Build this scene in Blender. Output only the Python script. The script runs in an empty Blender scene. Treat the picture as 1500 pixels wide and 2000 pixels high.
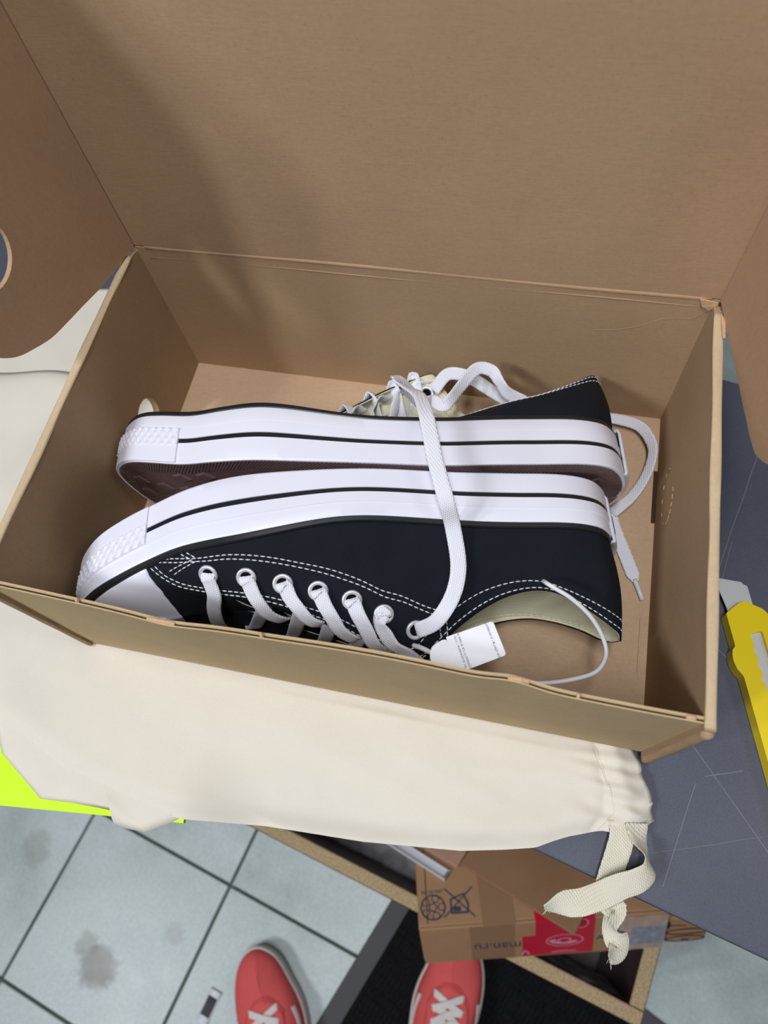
import bpy, bmesh, math, random
import numpy as np
from mathutils import Vector, Matrix

random.seed(7); rng = np.random.RandomState(7)
SC = bpy.context.scene
COL = SC.collection

# ------------------------------------------------------------------ camera
cam_d = bpy.data.cameras.new('camera'); CAM = bpy.data.objects.new('camera', cam_d); COL.objects.link(CAM)
CAM.matrix_world = Matrix(((0.97487115, -0.14849072, 0.1660625, 0.07284538),
                           (0.20308288, 0.89878134, -0.38852212, -0.16967382),
                           (-0.09156195, 0.41248345, 0.90635192, 0.41737139),
                           (0, 0, 0, 1)))
cam_d.sensor_fit = 'HORIZONTAL'; cam_d.sensor_width = 36.0; cam_d.lens = 1359.17/1500*36
cam_d.clip_start = .01
cam_d.dof.use_dof = True; cam_d.dof.focus_distance = .385; cam_d.dof.aperture_fstop = 11.0
SC.camera = CAM

# ------------------------------------------------------------------ light
SC.view_settings.view_transform = 'Standard'; SC.view_settings.look = 'None'
SC.view_settings.gamma = 1; SC.view_settings.use_curve_mapping = False
SC.view_settings.exposure = 0.04
world = bpy.data.worlds.new('room_light'); SC.world = world; world.use_nodes = True
world.node_tree.nodes['Background'].inputs[0].default_value = (.82, .88, 1.0, 1)
world.node_tree.nodes['Background'].inputs[1].default_value = .04
def area(name, loc, target, sx, sy, power, col=(.90, .925, 1.0)):
    d = bpy.data.lights.new(name, 'AREA'); d.shape = 'RECTANGLE'; d.size = sx; d.size_y = sy; d.energy = power; d.color = col
    o = bpy.data.objects.new(name, d); COL.objects.link(o); o.location = loc
    o.rotation_euler = (Vector(target)-Vector(loc)).to_track_quat('-Z', 'Y').to_euler()
    return o
area('ceiling_lamp', (-1.06, -1.10, 1.55), (0, 0, 0), .14, .30, 13)
area('ceiling_lamp', (-1.36, -.92, 1.50), (0, 0, 0), .14, .30, 9)
area('ceiling_lamp', (.05, -.50, 1.95), (.05, -.50, 0), .16, .9, 25)
area('ceiling_lamp', (1.2, -.1, 1.6), (.3, -.1, 0), .2, .4, 3.5)

# ------------------------------------------------------------------ helpers
def tag(o, label=None, cat=None, group=None, kind=None):
    if label: o['label'] = label
    if cat: o['category'] = cat
    if group: o['group'] = group
    if kind: o['kind'] = kind
    return o
def thing(name, label, cat, loc=(0,0,0), group=None):
    o = bpy.data.objects.new(name, None); COL.objects.link(o); o.location = loc; o.empty_display_size = .02
    return tag(o, label, cat, group)
def root_loc(p):
    l = Vector((0,0,0))
    while p is not None: l = l + p.location; p = p.parent
    return l
def link(name, me, parent=None, smooth=False):
    o = bpy.data.objects.new(name, me); COL.objects.link(o)
    if parent: o.parent = parent
    if smooth:
        for p in me.polygons: p.use_smooth = True
    return o
def mesh(name, verts, faces, m, parent=None, smooth=True, flip=False, recalc=False, sharp=None):
    """one mesh object; verts are world metres"""
    off = root_loc(parent)
    if flip: faces = [tuple(reversed(f)) for f in faces]
    me = bpy.data.meshes.new(name)
    me.from_pydata([tuple(Vector(v)-off) for v in verts], [], [tuple(f) for f in faces])
    if recalc:
        bm = bmesh.new(); bm.from_mesh(me); bmesh.ops.recalc_face_normals(bm, faces=bm.faces); bm.to_mesh(me); bm.free()
    for x in (m if isinstance(m, (list, tuple)) else [m]): me.materials.append(x)
    o = link(name, me, parent, smooth)
    if smooth and sharp: me.set_sharp_from_angle(angle=math.radians(sharp))
    return o
def solid(o, t, offset=-1):
    md = o.modifiers.new('thickness', 'SOLIDIFY'); md.thickness = t; md.offset = offset; md.use_even_offset = False; return o
def bevel(o, w, seg=2):
    md = o.modifiers.new('edges', 'BEVEL'); md.width = w; md.segments = seg; md.limit_method = 'ANGLE'; md.angle_limit = math.radians(40); return o
def subsurf(o, n=1):
    md = o.modifiers.new('smooth', 'SUBSURF'); md.levels = n; md.render_levels = n; return o
class MB:
    def __init__(s): s.v = []; s.f = []
    def add(s, v, f):
        n = len(s.v); s.v += [tuple(x) for x in v]; s.f += [tuple(i+n for i in q) for q in f]
    def box(s, c, e, ax=None):
        c = Vector(c); ax = ax or (Vector((1,0,0)), Vector((0,1,0)), Vector((0,0,1)))
        v = [c+ax[0]*(a*e[0]/2)+ax[1]*(b*e[1]/2)+ax[2]*(d*e[2]/2) for a in (-1,1) for b in (-1,1) for d in (-1,1)]
        s.add(v, [(0,1,3,2),(4,6,7,5),(0,4,5,1),(2,3,7,6),(0,2,6,4),(1,5,7,3)])
    def tube(s, pts, r, n=10, cap=True):
        pts = [Vector(p) for p in pts]; rings = []; up = None
        for i, p in enumerate(pts):
            d = (pts[min(i+1, len(pts)-1)]-pts[max(i-1, 0)]).normalized()
            if up is None: up = d.orthogonal().normalized()
            up = (up-d*up.dot(d)).normalized(); sd = d.cross(up)
            rr = r[i] if isinstance(r, (list, tuple)) else r
            rings.append([p+up*(rr*math.cos(2*math.pi*k/n))+sd*(rr*math.sin(2*math.pi*k/n)) for k in range(n)])
        v = [q for ring in rings for q in ring]
        f = [(i*n+k, i*n+(k+1) % n, (i+1)*n+(k+1) % n, (i+1)*n+k) for i in range(len(pts)-1) for k in range(n)]
        if cap: f += [tuple(range(n-1, -1, -1)), tuple((len(pts)-1)*n+k for k in range(n))]
        s.add(v, f)
    def obj(s, name, m, parent=None, smooth=False, recalc=True, sharp=None): return mesh(name, s.v, s.f, m, parent, smooth, recalc=recalc, sharp=sharp)
def spline(pts, n=8):
    """Catmull-Rom through pts"""
    P = [np.array(p, float) for p in pts]; P = [2*P[0]-P[1]]+P+[2*P[-1]-P[-2]]; out = []
    for i in range(1, len(P)-2):
        for k in range(n):
            u = k/n; a, b, c, d = P[i-1:i+3]
            out.append(.5*((2*b)+(-a+c)*u+(2*a-5*b+4*c-d)*u*u+(-a+3*b-3*c+d)*u**3))
    out.append(P[-2]); return out
def ribbon(name, pts, normals, width, thick, m, parent=None, n=6, taper=None):
    """flat woven strip along pts; normals = facing direction at each point"""
    A = spline([np.r_[np.array(p, float), np.array(q, float)] for p, q in zip(pts, normals)], n)
    C = [Vector(a[:3]) for a in A]; N = [Vector(a[3:6]) for a in A]
    v = []; f = []; K = 10
    for i, p in enumerate(C):
        d = (C[min(i+1, len(C)-1)]-C[max(i-1, 0)]).normalized()
        nn = (N[i]-d*N[i].dot(d)); nn = nn.normalized() if nn.length > 1e-9 else d.orthogonal().normalized()
        s = d.cross(nn); w = width*(taper(i/(len(C)-1)) if taper else 1)
        prof = [(-.5,0),(-.46,.42),(-.3,.5),(0,.42),(.3,.5),(.46,.42),(.5,0),(.46,-.42),(0,-.45),(-.46,-.42)]
        for a, b in prof: v.append(p+s*(a*w)+nn*(b*thick))
    for i in range(len(C)-1):
        for k in range(K): f.append((i*K+k, i*K+(k+1) % K, (i+1)*K+(k+1) % K, (i+1)*K+k))
    f += [tuple(range(K-1, -1, -1)), tuple((len(C)-1)*K+k for k in range(K))]
    return mesh(name, v, f, m, parent, True, recalc=True)
def fill_plate(name, outer, holes, o, ux, uy, thick, m, parent=None):
    """flat board: outline (and holes) in 2-D, thickness along -ux x uy"""
    bm = bmesh.new(); o = Vector(o); ux = Vector(ux); uy = Vector(uy); off = root_loc(parent)
    for loop in [outer]+list(holes):
        vs = [bm.verts.new(o+ux*a+uy*b-off) for a, b in loop]
        for i in range(len(vs)): bm.edges.new((vs[i], vs[(i+1) % len(vs)]))
    bmesh.ops.triangle_fill(bm, use_beauty=True, edges=bm.edges[:])
    nz = ux.cross(uy).normalized()
    r = bmesh.ops.extrude_face_region(bm, geom=bm.faces[:])
    bmesh.ops.translate(bm, verts=[x for x in r['geom'] if isinstance(x, bmesh.types.BMVert)], vec=-nz*thick)
    bmesh.ops.recalc_face_normals(bm, faces=bm.faces)
    me = bpy.data.meshes.new(name); bm.to_mesh(me); bm.free(); me.materials.append(m)
    return link(name, me, parent)
def rounded(pts, r, n=5):
    """round the corners of a 2-D polygon; r one radius or one per corner"""
    out = []; N = len(pts)
    for i, p in enumerate(pts):
        p = np.array(p, float); a = np.array(pts[i-1], float)-p; b = np.array(pts[(i+1) % N], float)-p
        rr = r[i] if isinstance(r, (list, tuple)) else r
        la, lb = np.hypot(*a), np.hypot(*b); k = min(rr, la*.45, lb*.45)
        if k < 1e-6: out.append(tuple(p)); continue
        A, B = p+a/la*k, p+b/lb*k
        for j in range(n+1):
            t = j/n; out.append(tuple((1-t)**2*A+2*t*(1-t)*p+t*t*B))
    return out
def text(name, s, size, m, parent, o, ux, uy, spacing=1.0, stretch=1.0):
    c = bpy.data.curves.new(name, 'FONT'); c.body = s; c.size = size; c.align_x = 'CENTER'; c.align_y = 'CENTER'; c.space_character = spacing
    t = bpy.data.objects.new(name, c); COL.objects.link(t)
    bpy.context.view_layer.update()
    me = bpy.data.meshes.new_from_object(t.evaluated_get(bpy.context.evaluated_depsgraph_get())); bpy.data.objects.remove(t)
    ux = Vector(ux).normalized(); uy = Vector(uy).normalized(); off = root_loc(parent)
    for v in me.vertices: v.co = Vector(o)+ux*(v.co.x*stretch)+uy*v.co.y-off
    me.materials.clear(); me.materials.append(m)
    return link(name, me, parent)

# ------------------------------------------------------------------ materials
def srgb(r, g, b): return tuple(((c/255)/12.92 if c/255 < .04045 else ((c/255+.055)/1.055)**2.4) for c in (r, g, b))+(1,)
class NT:
    def __init__(s, name):
        s.m = bpy.data.materials.new(name); s.m.use_nodes = True; s.t = s.m.node_tree; s.b = s.t.nodes['Principled BSDF']
        s.tc = s.t.nodes.new('ShaderNodeTexCoord')
    def n(s, typ, **kw):
        x = s.t.nodes.new(typ)
        for k, v in kw.items(): setattr(x, k, v)
        return x
    def l(s, a, b): s.t.links.new(a, b)
    def mapping(s, scale=(1,1,1), rot=(0,0,0), src='Object'):
        mp = s.n('ShaderNodeMapping'); mp.inputs['Scale'].default_value = scale; mp.inputs['Rotation'].default_value = rot
        s.l(s.tc.outputs[src], mp.inputs[0]); return mp.outputs[0]
    def noise(s, vec, scale, detail=3, rough=.5):
        x = s.n('ShaderNodeTexNoise'); x.inputs['Scale'].default_value = scale; x.inputs['Detail'].default_value = detail; x.inputs['Roughness'].default_value = rough
        s.l(vec, x.inputs['Vector']); return x.outputs['Fac']
    def wave(s, vec, scale, axis='X', dist=0.0):
        x = s.n('ShaderNodeTexWave', bands_direction=axis); x.inputs['Scale'].default_value = scale; x.inputs['Distortion'].default_value = dist
        s.l(vec, x.inputs['Vector']); return x.outputs['Fac']
    def ramp(s, fac, stops):
        x = s.n('ShaderNodeValToRGB'); e = x.color_ramp.elements
        e[0].position, e[0].color = stops[0]; e[1].position, e[1].color = stops[-1]
        for p, c in stops[1:-1]:
            k = e.new(p); k.color = c
        s.l(fac, x.inputs[0]); return x.outputs[0]
    def math(s, op, a, b=None):
        x = s.n('ShaderNodeMath', operation=op)
        for i, q in enumerate((a, b)):
            if q is None: continue
            if isinstance(q, (int, float)): x.inputs[i].default_value = q
            else: s.l(q, x.inputs[i])
        return x.outputs[0]
    def mix(s, fac, a, b):
        x = s.n('ShaderNodeMix', data_type='RGBA')
        if isinstance(fac, (int, float)): x.inputs['Factor'].default_value = fac
        else: s.l(fac, x.inputs['Factor'])
        for nm, q in (('A', a), ('B', b)):
            i = [k for k in x.inputs if k.name == nm and k.type == 'RGBA'][0]
            if isinstance(q, tuple): i.default_value = q
            else: s.l(q, i)
        return [k for k in x.outputs if k.type == 'RGBA'][0]
    def color(s, c):
        if isinstance(c, tuple): s.b.inputs['Base Color'].default_value = c
        else: s.l(c, s.b.inputs['Base Color'])
    def bump(s, h, strength=.3, dist=.0005):
        x = s.n('ShaderNodeBump'); x.inputs['Strength'].default_value = strength; x.inputs['Distance'].default_value = dist
        s.l(h, x.inputs['Height']); s.l(x.outputs[0], s.b.inputs['Normal'])
    def rough(s, r, spec=None, metal=None):
        s.b.inputs['Roughness'].default_value = r
        if spec is not None: s.b.inputs['Specular IOR Level'].default_value = spec
        if metal is not None: s.b.inputs['Metallic'].default_value = metal
        return s
def plain(name, c, r=.5, spec=.5, metal=0, grain=0, gscale=900):
    t = NT(name); t.rough(r, spec, metal)
    if grain:
        f = t.noise(t.mapping(), gscale, 3); d = tuple(x*(1-grain) for x in c[:3])+(1,); u = tuple(min(1, x*(1+grain)) for x in c[:3])+(1,)
        t.color(t.ramp(f, [(.3, d), (.7, u)])); t.bump(f, .15, .0003)
    else: t.color(c)
    return t.m
def cardboard(name, c, fibre=(60, 900, 900), corr=None, var=.10):
    """kraft board: long fibres, faint flutes showing through, speckle"""
    t = NT(name); t.rough(.82, .18)
    f = t.noise(t.mapping(fibre), 1.0, 4, .65); g = t.noise(t.mapping(), 22, 3); sp = t.noise(t.mapping(), 1500, 2)
    f2 = t.noise(t.mapping(), 420, 3, .6)
    k = t.math('ADD', t.math('ADD', t.math('MULTIPLY', f, .34), t.math('MULTIPLY', f2, .30)), t.math('MULTIPLY', g, .36))
    d = tuple(x*(1-var) for x in c[:3])+(1,); u = tuple(min(1, x*(1+var)) for x in c[:3])+(1,)
    base = t.ramp(k, [(.32, d), (.68, u)])
    dark = t.ramp(sp, [(.26, (.30,.26,.22,1)), (.36, (1,1,1,1))])
    x = t.n('ShaderNodeMix', data_type='RGBA', blend_type='MULTIPLY'); x.inputs['Factor'].default_value = .38
    ci = [q for q in x.inputs if q.type == 'RGBA']; t.l(base, ci[0]); t.l(dark, ci[1])
    t.color([q for q in x.outputs if q.type == 'RGBA'][0])
    h = t.math('MULTIPLY', f, .5)
    if corr: h = t.math('ADD', h, t.math('MULTIPLY', t.wave(t.mapping(), corr[1], corr[0], 1.2), corr[2] if len(corr) > 2 else .25))
    t.bump(h, .35, .00035); return t.m
def woven(name, c, pitch, amt=.35, rough=.85, diff=.35, axes=('X', 'Z'), sheen=0.0):
    """cloth: two crossed thread waves plus slubs"""
    t = NT(name); t.rough(rough, .2); sc = .314/pitch
    mp = t.mapping(); a = t.wave(mp, sc, axes[0], .6); b = t.wave(mp, sc, axes[1], .6); s = t.noise(mp, 40, 4, .6)
    h = t.math('MULTIPLY', a, b); k = t.math('ADD', t.math('MULTIPLY', h, .7), t.math('MULTIPLY', s, .5))
    d = tuple(x*(1-diff) for x in c[:3])+(1,); u = tuple(min(1, x*(1+diff)) for x in c[:3])+(1,)
    t.color(t.ramp(k, [(.1, d), (.85, u)])); t.bump(h, amt, pitch*.5)
    if sheen: t.b.inputs['Sheen Weight'].default_value = sheen
    return t.m
KRAFT = srgb(183, 152.5, 118)
M = {}
M['box'] = cardboard('kraft_board', KRAFT, (160, 160, 1000), ('Z', 28, .10))
M['lid'] = cardboard('kraft_board_lid', srgb(186, 154, 120), (160, 160, 1000), ('Z', 26, .10))
M['side'] = cardboard('kraft_board_side', srgb(168, 141, 109), (900, 900, 160), ('Y', 60, .08))
M['flap'] = cardboard('kraft_board_flap', srgb(182, 149, 117), (900, 900, 150), ('X', 60, .10))
M['base'] = cardboard('kraft_board_base', srgb(192, 162, 130), (160, 900, 900), ('Y', 28, .08))
M['rim'] = cardboard('kraft_board_pale', srgb(200, 177, 142), (500, 200, 500))
M['torn'] = plain('torn_paper', srgb(205, 168, 130), .9, .1, grain=.15)
M['flute'] = plain('flute_gap', srgb(70, 52, 36), .95, .05)
M['canvas'] = woven('navy_canvas', (.0085, .0115, .0170, 1), .00085, .5, .9, .5, ('X', 'Y'))
M['lining'] = woven('cream_lining', srgb(226, 221, 188), .0007, .25, .9, .08, ('X', 'Z'))
M['insole'] = plain('cream_insole', srgb(222, 214, 186), .9, .1, grain=.06)
M['rubber'] = plain('white_rubber', (.775, .785, .86, 1), .38, .45)
M['cap'] = plain('white_toe_rubber', (.76, .77, .84, 1), .3, .5)
M['black_rubber'] = plain('black_rubber', (.012, .014, .016, 1), .35, .45)
M['outsole'] = plain('brown_rubber', srgb(94, 72, 70), .5, .45, grain=.12, gscale=300)
M['lace'] = woven('white_lace', (.80, .81, .86, 1), .0010, .6, .85, .06, ('DIAGONAL', 'X'))
M['thread'] = plain('white_thread', (.72, .75, .76, 1), .8, .2)
M['metal'] = plain('nickel_eyelet', (.70, .71, .73, 1), .38, .6, .45)
M['hole'] = plain('eyelet_hole', (.006, .006, .007, 1), .9, .05)
M['plastic'] = plain('milky_plastic', (.74, .74, .76, 1), .35, .5)
M['aglet'] = plain('aglet_plastic', (.66, .70, .74, 1), .25, .5)
M['ink'] = plain('grey_ink', (.05, .05, .06, 1), .8, .1)
# ------------------------------------------------------------------ structure: tiled floor
FZ = -.72
floor = mesh('floor', [(-2.2,-2.2,FZ-.012),(2.4,-2.2,FZ-.012),(2.4,2.2,FZ-.012),(-2.2,2.2,FZ-.012)], [(0,1,2,3)], plain('grey_green_grout', srgb(112, 132, 123), .85, .2, grain=.2, gscale=60), smooth=False)
tag(floor, 'pale grey-green square floor tiles with dark grout joints', None, None, 'structure')
tm = NT('glazed_tile'); tm.rough(.32, .5)
mpv = tm.n('ShaderNodeVectorMath', operation='ADD'); oi = tm.n('ShaderNodeObjectInfo'); tm.l(tm.tc.outputs['Object'], mpv.inputs[0]); tm.l(oi.outputs['Location'], mpv.inputs[1])
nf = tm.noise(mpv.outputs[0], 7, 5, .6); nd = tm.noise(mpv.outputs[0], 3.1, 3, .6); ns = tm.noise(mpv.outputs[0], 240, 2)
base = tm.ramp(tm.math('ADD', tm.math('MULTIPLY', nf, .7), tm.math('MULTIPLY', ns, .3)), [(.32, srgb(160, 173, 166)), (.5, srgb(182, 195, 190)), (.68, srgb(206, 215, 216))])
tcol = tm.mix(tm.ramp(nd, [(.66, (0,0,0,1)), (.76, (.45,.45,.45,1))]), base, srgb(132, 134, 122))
geo_ = tm.n('ShaderNodeNewGeometry')
for (sx_, sy_, sr_, sa_) in ((-.398, -.452, .036, .75), (-.552, -.327, .030, .35), (-.425, -.43, .02, .5), (-.30, -.39, .02, .25)):   # old brown stains
    vd = tm.n('ShaderNodeVectorMath', operation='DISTANCE'); tm.l(geo_.outputs['Position'], vd.inputs[0]); vd.inputs[1].default_value = (sx_, sy_, FZ)
    q_ = tm.math('SUBTRACT', 1.0, tm.math('DIVIDE', vd.outputs['Value'], sr_)); wob_ = tm.noise(geo_.outputs['Position'], 55, 3, .6)
    fm_ = tm.math('MULTIPLY', tm.ramp(tm.math('ADD', q_, tm.math('MULTIPLY', wob_, 1.1)), [(.62, (0,0,0,1)), (1.0, (1,1,1,1))]), sa_)
    tcol = tm.mix(fm_, tcol, srgb(118, 112, 96))
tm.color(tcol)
rr = tm.ramp(nf, [(.3, (.26,.26,.26,1)), (.7, (.46,.46,.46,1))]); tm.l(rr, tm.b.inputs['Roughness'])
TS = .2465; tang = math.atan2(-.055, .241); tu = Vector((math.cos(tang), math.sin(tang), 0)); tv = Vector((-math.sin(tang), math.cos(tang), 0))
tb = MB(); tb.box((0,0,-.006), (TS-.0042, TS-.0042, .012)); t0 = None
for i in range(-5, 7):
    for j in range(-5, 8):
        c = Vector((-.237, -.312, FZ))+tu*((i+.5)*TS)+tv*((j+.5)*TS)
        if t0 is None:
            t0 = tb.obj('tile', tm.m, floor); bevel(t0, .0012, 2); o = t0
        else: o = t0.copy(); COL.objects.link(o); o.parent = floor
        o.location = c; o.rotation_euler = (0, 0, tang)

# ------------------------------------------------------------------ table
TA = math.radians(-12.4); tx = Vector((math.cos(TA), math.sin(TA), 0)); ty = Vector((-math.sin(TA), math.cos(TA), 0)); tz = Vector((0,0,1))
TP = Vector((.121, -.1715, 0)); DEP = .338; TOPZ = -.012
tabm = NT('dark_grey_laminate'); tabm.rough(.5, .25)
mp = tabm.mapping(); a1 = tabm.noise(mp, 9, 4, .6); a2 = tabm.noise(mp, 900, 2)
bc = tabm.ramp(tabm.math('ADD', tabm.math('MULTIPLY', a1, .6), tabm.math('MULTIPLY', a2, .4)), [(.3, srgb(74, 77, 88)), (.7, srgb(92, 95, 106))])
sep = tabm.n('ShaderNodeSeparateXYZ'); tabm.l(tabm.tc.outputs['Object'], sep.inputs[0])
wob = tabm.noise(tabm.mapping((30,30,30)), 1.0, 2)
def scratch_line(p, q, w):
    p = np.array(p); q = np.array(q); d = (q-p)/np.hypot(*(q-p)); n = np.array([-d[1], d[0]])
    def lin(c, k):
        return tabm.math('ADD', tabm.math('ADD', tabm.math('MULTIPLY', sep.outputs[0], float(c[0])), tabm.math('MULTIPLY', sep.outputs[1], float(c[1]))), float(-k))
    dist = tabm.math('ABSOLUTE', tabm.math('ADD', lin(n, n@p), tabm.math('MULTIPLY', tabm.math('SUBTRACT', wob, .5), .0012)))
    along = lin(d, d@(p+q)/2)
    return tabm.math('MULTIPLY', tabm.math('LESS_THAN', dist, w), tabm.math('LESS_THAN', tabm.math('ABSOLUTE', along), float(np.hypot(*(q-p))/2)))
SL = [((.236,.105),(.209,.006),.00022), ((.196,-.03),(.232,-.058),.0002), ((.218,.03),(.205,-.03),.00015), ((.19,-.09),(.24,-.15),.0002), ((.2,-.12),(.185,-.175),.00018), ((.205,-.115),(.225,-.108),.00022), ((.15,-.17),(.235,-.14),.0001)]
acc = None
for p, q, w in SL:
    s_ = scratch_line(p, q, w); acc = s_ if acc is None else tabm.math('MAXIMUM', acc, s_)
tabm.color(tabm.mix(tabm.math('MULTIPLY', acc, .32), bc, srgb(165, 165, 172)))
table = thing('work_table', 'narrow dark grey scratched work table under the open shoe box', 'table', (0,0,FZ))
def tloc(a, b, z): return TP+tx*a+ty*b+tz*z
tb = MB(); X0, X1 = -.62, .52
tb.box(tloc((X0+X1)/2, DEP/2, TOPZ-.0125), (X1-X0, DEP, .025), (tx, ty, tz)); o = tb.obj('tabletop', tabm.m, table); bevel(o, .001, 2)
M['steel'] = plain('grey_painted_steel', srgb(92, 94, 98), .45, .5, .3)
for a in (X0+.03, X1-.03):
    for b in (.03, DEP-.03):
        tb = MB(); h = TOPZ-.025-FZ; tb.box(tloc(a, b, FZ+h/2), (.03, .03, h), (tx, ty, tz)); bevel(tb.obj('leg', M['steel'], table), .003)
for b in (.03, DEP-.03):
    tb = MB(); tb.box(tloc((X0+X1)/2, b, TOPZ-.045), (X1-X0-.09, .02, .04), (tx, ty, tz)); tb.obj('rail', M['steel'], table)

# ------------------------------------------------------------------ shoe box
L, D, H = .335, .215, .116; x0, y0 = L/2, D/2
box = thing('shoe_box', 'open kraft cardboard shoe box with raised lid holding navy canvas sneakers', 'box', (0,0,-.003))
tb = MB(); tb.box((0,0,-.0015), (L+.006, D+.004, .003)); tb.obj('base', M['base'], box)
M['front'] = cardboard('kraft_board_front', srgb(192, 168, 128), (160, 900, 900))
# front wall: thin single board with a torn wavy top edge
N = 120; W = []; 
def fz(x): return H+.0006*math.sin(x*60)+.0009*math.sin(x*23+1)-.0012*math.exp(-((x+.095)/.012)**2)+.0008*math.exp(-((x-.09)/.01)**2)
def fy(x): return -y0+.0009*math.sin(x*31+.5)+.0016*math.exp(-((x-.088)/.012)**2)-.0016*math.exp(-((x+.07)/.018)**2)
v = []; f = []
for i in range(N+1):
    x = -x0+.0005+(L-.001)*i/N; zt = fz(x); yt = fy(x)
    v += [(x, -y0, 0), (x, (-y0+yt)/2, zt*.6), (x, yt, zt), (x, yt-.0008, zt-.0001), (x, yt-.0013, zt-.0007), (x, yt-.0017, zt-.0007), (x, yt-.0022, zt-.0002), (x, yt-.0028, zt-.0004), (x, (-y0+yt)/2-.0028, zt*.6), (x, -y0-.0028, 0)]
K = 10
for i in range(N):
    for k in range(K):
        f.append((i*K+k, i*K+(k+1) % K, (i+1)*K+(k+1) % K, (i+1)*K+k))
f += [tuple(range(K)), tuple(N*K+k for k in range(K-1, -1, -1))]
fw = mesh('wall_front', v, f, [M['front'], M['flute']], box, True, recalc=True, sharp=35)
for p in fw.data.polygons:
    c = p.center+Vector((0,0,-.003))
    if c.z > fz(c.x)-.0010 and abs(p.normal.z) > .6 and -.0020 < c.y-fy(c.x) < -.0012: p.material_index = 1
for x, w, h in ((-.117,.0020,.0019), (-.0245,.0019,.0018), (.115,.0016,.0012), (.090,.009,.0008), (-.073,.014,.0008), (.160,.004,.0009)):
    tb = MB(); z = fz(x); y = fy(x)-.0012; n = 7; vv = []
    for i in range(n):
        u = i/(n-1)-.5; hh = h*(1-(2*u)**4)*(.8+.4*rng.rand())+.0002
        vv += [(x+u*w, y+.0009, z-.0006), (x+u*w, y+.0006, z+hh), (x+u*w, y-.0007, z+hh*.8), (x+u*w, y-.0012, z-.0008)]
    ff = [(i*4+k, i*4+k+1, (i+1)*4+k+1, (i+1)*4+k) for i in range(n-1) for k in range(3)]
    tb.add(vv, ff); tb.obj('torn_paper', M['torn'], box, True)
# back wall, hinge creases, wrinkle
tb = MB(); tb.box((0, y0+.0015, H/2), (L+.004, .003, H)); tb.obj('wall_back', M['box'], box)
for z, r in ((H, .0022), (H-.0062, .0012)):
    pts = [(x, y0+r*.84+.00012*math.sin(x*40), z+.0005*math.sin(x*25+r*4e3)+(-.003*((x0-x)/L)**6 if r < .0015 else 0)) for x in np.linspace(-x0+.006, x0-.004, 40)]
    tb = MB(); tb.tube(pts, r, 8); tb.obj('hinge_crease', M['lid'], box, True)
pts = spline([(.108,y0,.083),(.12,y0,.085),(.128,y0,.088),(.135,y0,.0915),(.142,y0,.0972),(.15,y0,.0998),(.158,y0,.1005),(.165,y0,.109)], 5)
tb = MB(); tb.tube([(a, b+.00042, c_) for a, b, c_ in pts], .00058, 6); tb.obj('wrinkle', M['box'], box, True)
tb = MB(); c = [(.1575,y0-.0006,H+.0005),(.1665,y0-.0022,H+.0008),(.1668,y0-.0026,H-.0012),(.1640,y0-.0018,H-.0062),(.1600,y0-.0012,H-.0043)]
tb.add(c+[(a, b+.0006, d) for a, b, d in c], [(0,1,2,3,4),(9,8,7,6,5)]+[(i,5+i,5+(i+1)%5,(i+1)%5) for i in range(5)]); tb.obj('torn_paper', M['torn'], box)
# side walls: rolled double board, finger hole on the left
def ell(c, r, n=28, rot=0, p=2.0):
    return [(c[0]+r[0]*math.copysign(abs(math.cos(a))**(2/p), math.cos(a))*math.cos(rot)-r[1]*math.sin(a)*math.sin(rot), c[1]+r[0]*math.cos(a)*math.sin(rot)+r[1]*math.sin(a)*math.cos(rot)) for a in np.linspace(0, 2*math.pi, n, endpoint=False)]
yb = y0+.001; TW = .0044
def side_outline(yf): return rounded([(yf, 0), (yb, 0), (yb, H-.003), (yb-.012, H), (yf+.001, H), (yf, H-.001)], [.0005,.0005,.004,.006,.0008,.0008])
yl, yr = -y0-.0040, -y0-.0062; LEAN = .0024
fill_plate('wall_left', side_outline(yl), [ell((.0365, .0345), (.0125, .0155))], (-x0, 0, 0), (0,1,0), (0,0,1), TW, M['side'], box)
fill_plate('wall_right', side_outline(yr), [], (x0+TW, 0, 0), (0,1,0), (-LEAN/H,0,1), TW, M['side'], box)
for sx, yf in ((-1, yl), (1, yr)):   # pale rolled rim and folded front edge
    c = sx*(x0+TW/2)-(LEAN if sx > 0 else 0); v = []; f = []; n = 60; K = 9
    for i in range(n+1):
        y = yf+.001+(yb-.010-yf)*i/n; w = TW/2+.0002+.0002*math.sin(y*90+sx)
        for k in range(K):
            a = math.pi*k/(K-1); v.append((c+w*math.cos(a), y, H-.0004+.0011*math.sin(a)**.7+.0003*math.sin(y*55)))
    f = [(i*K+k, i*K+k+1, (i+1)*K+k+1, (i+1)*K+k) for i in range(n) for k in range(K-1)]+[tuple(range(K)), tuple(n*K+k for k in range(K))]
    mesh('rolled_rim', v, f, M['rim'], box, True, recalc=True)
    v = []; K = 9; n = 24
    for i in range(n+1):
        z = .0005+(H-.003)*i/n; w = TW/2+.0004+.0003*math.sin(z*160)+.0002*rng.randn(); cc = sx*(x0+TW/2)-(LEAN*z/H if sx > 0 else 0)
        for k in range(K):
            a = math.pi*k/(K-1); v.append((cc+w*math.cos(a), yf-(.0026 if sx > 0 else .0010)*math.sin(a)**.8, z))
    f = [(i*K+k, i*K+k+1, (i+1)*K+k+1, (i+1)*K+k) for i in range(n) for k in range(K-1)]+[tuple(range(K)), tuple(n*K+k for k in range(K))]
    mesh('folded_edge', v, f, M['side'], box, True, recalc=True)
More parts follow.
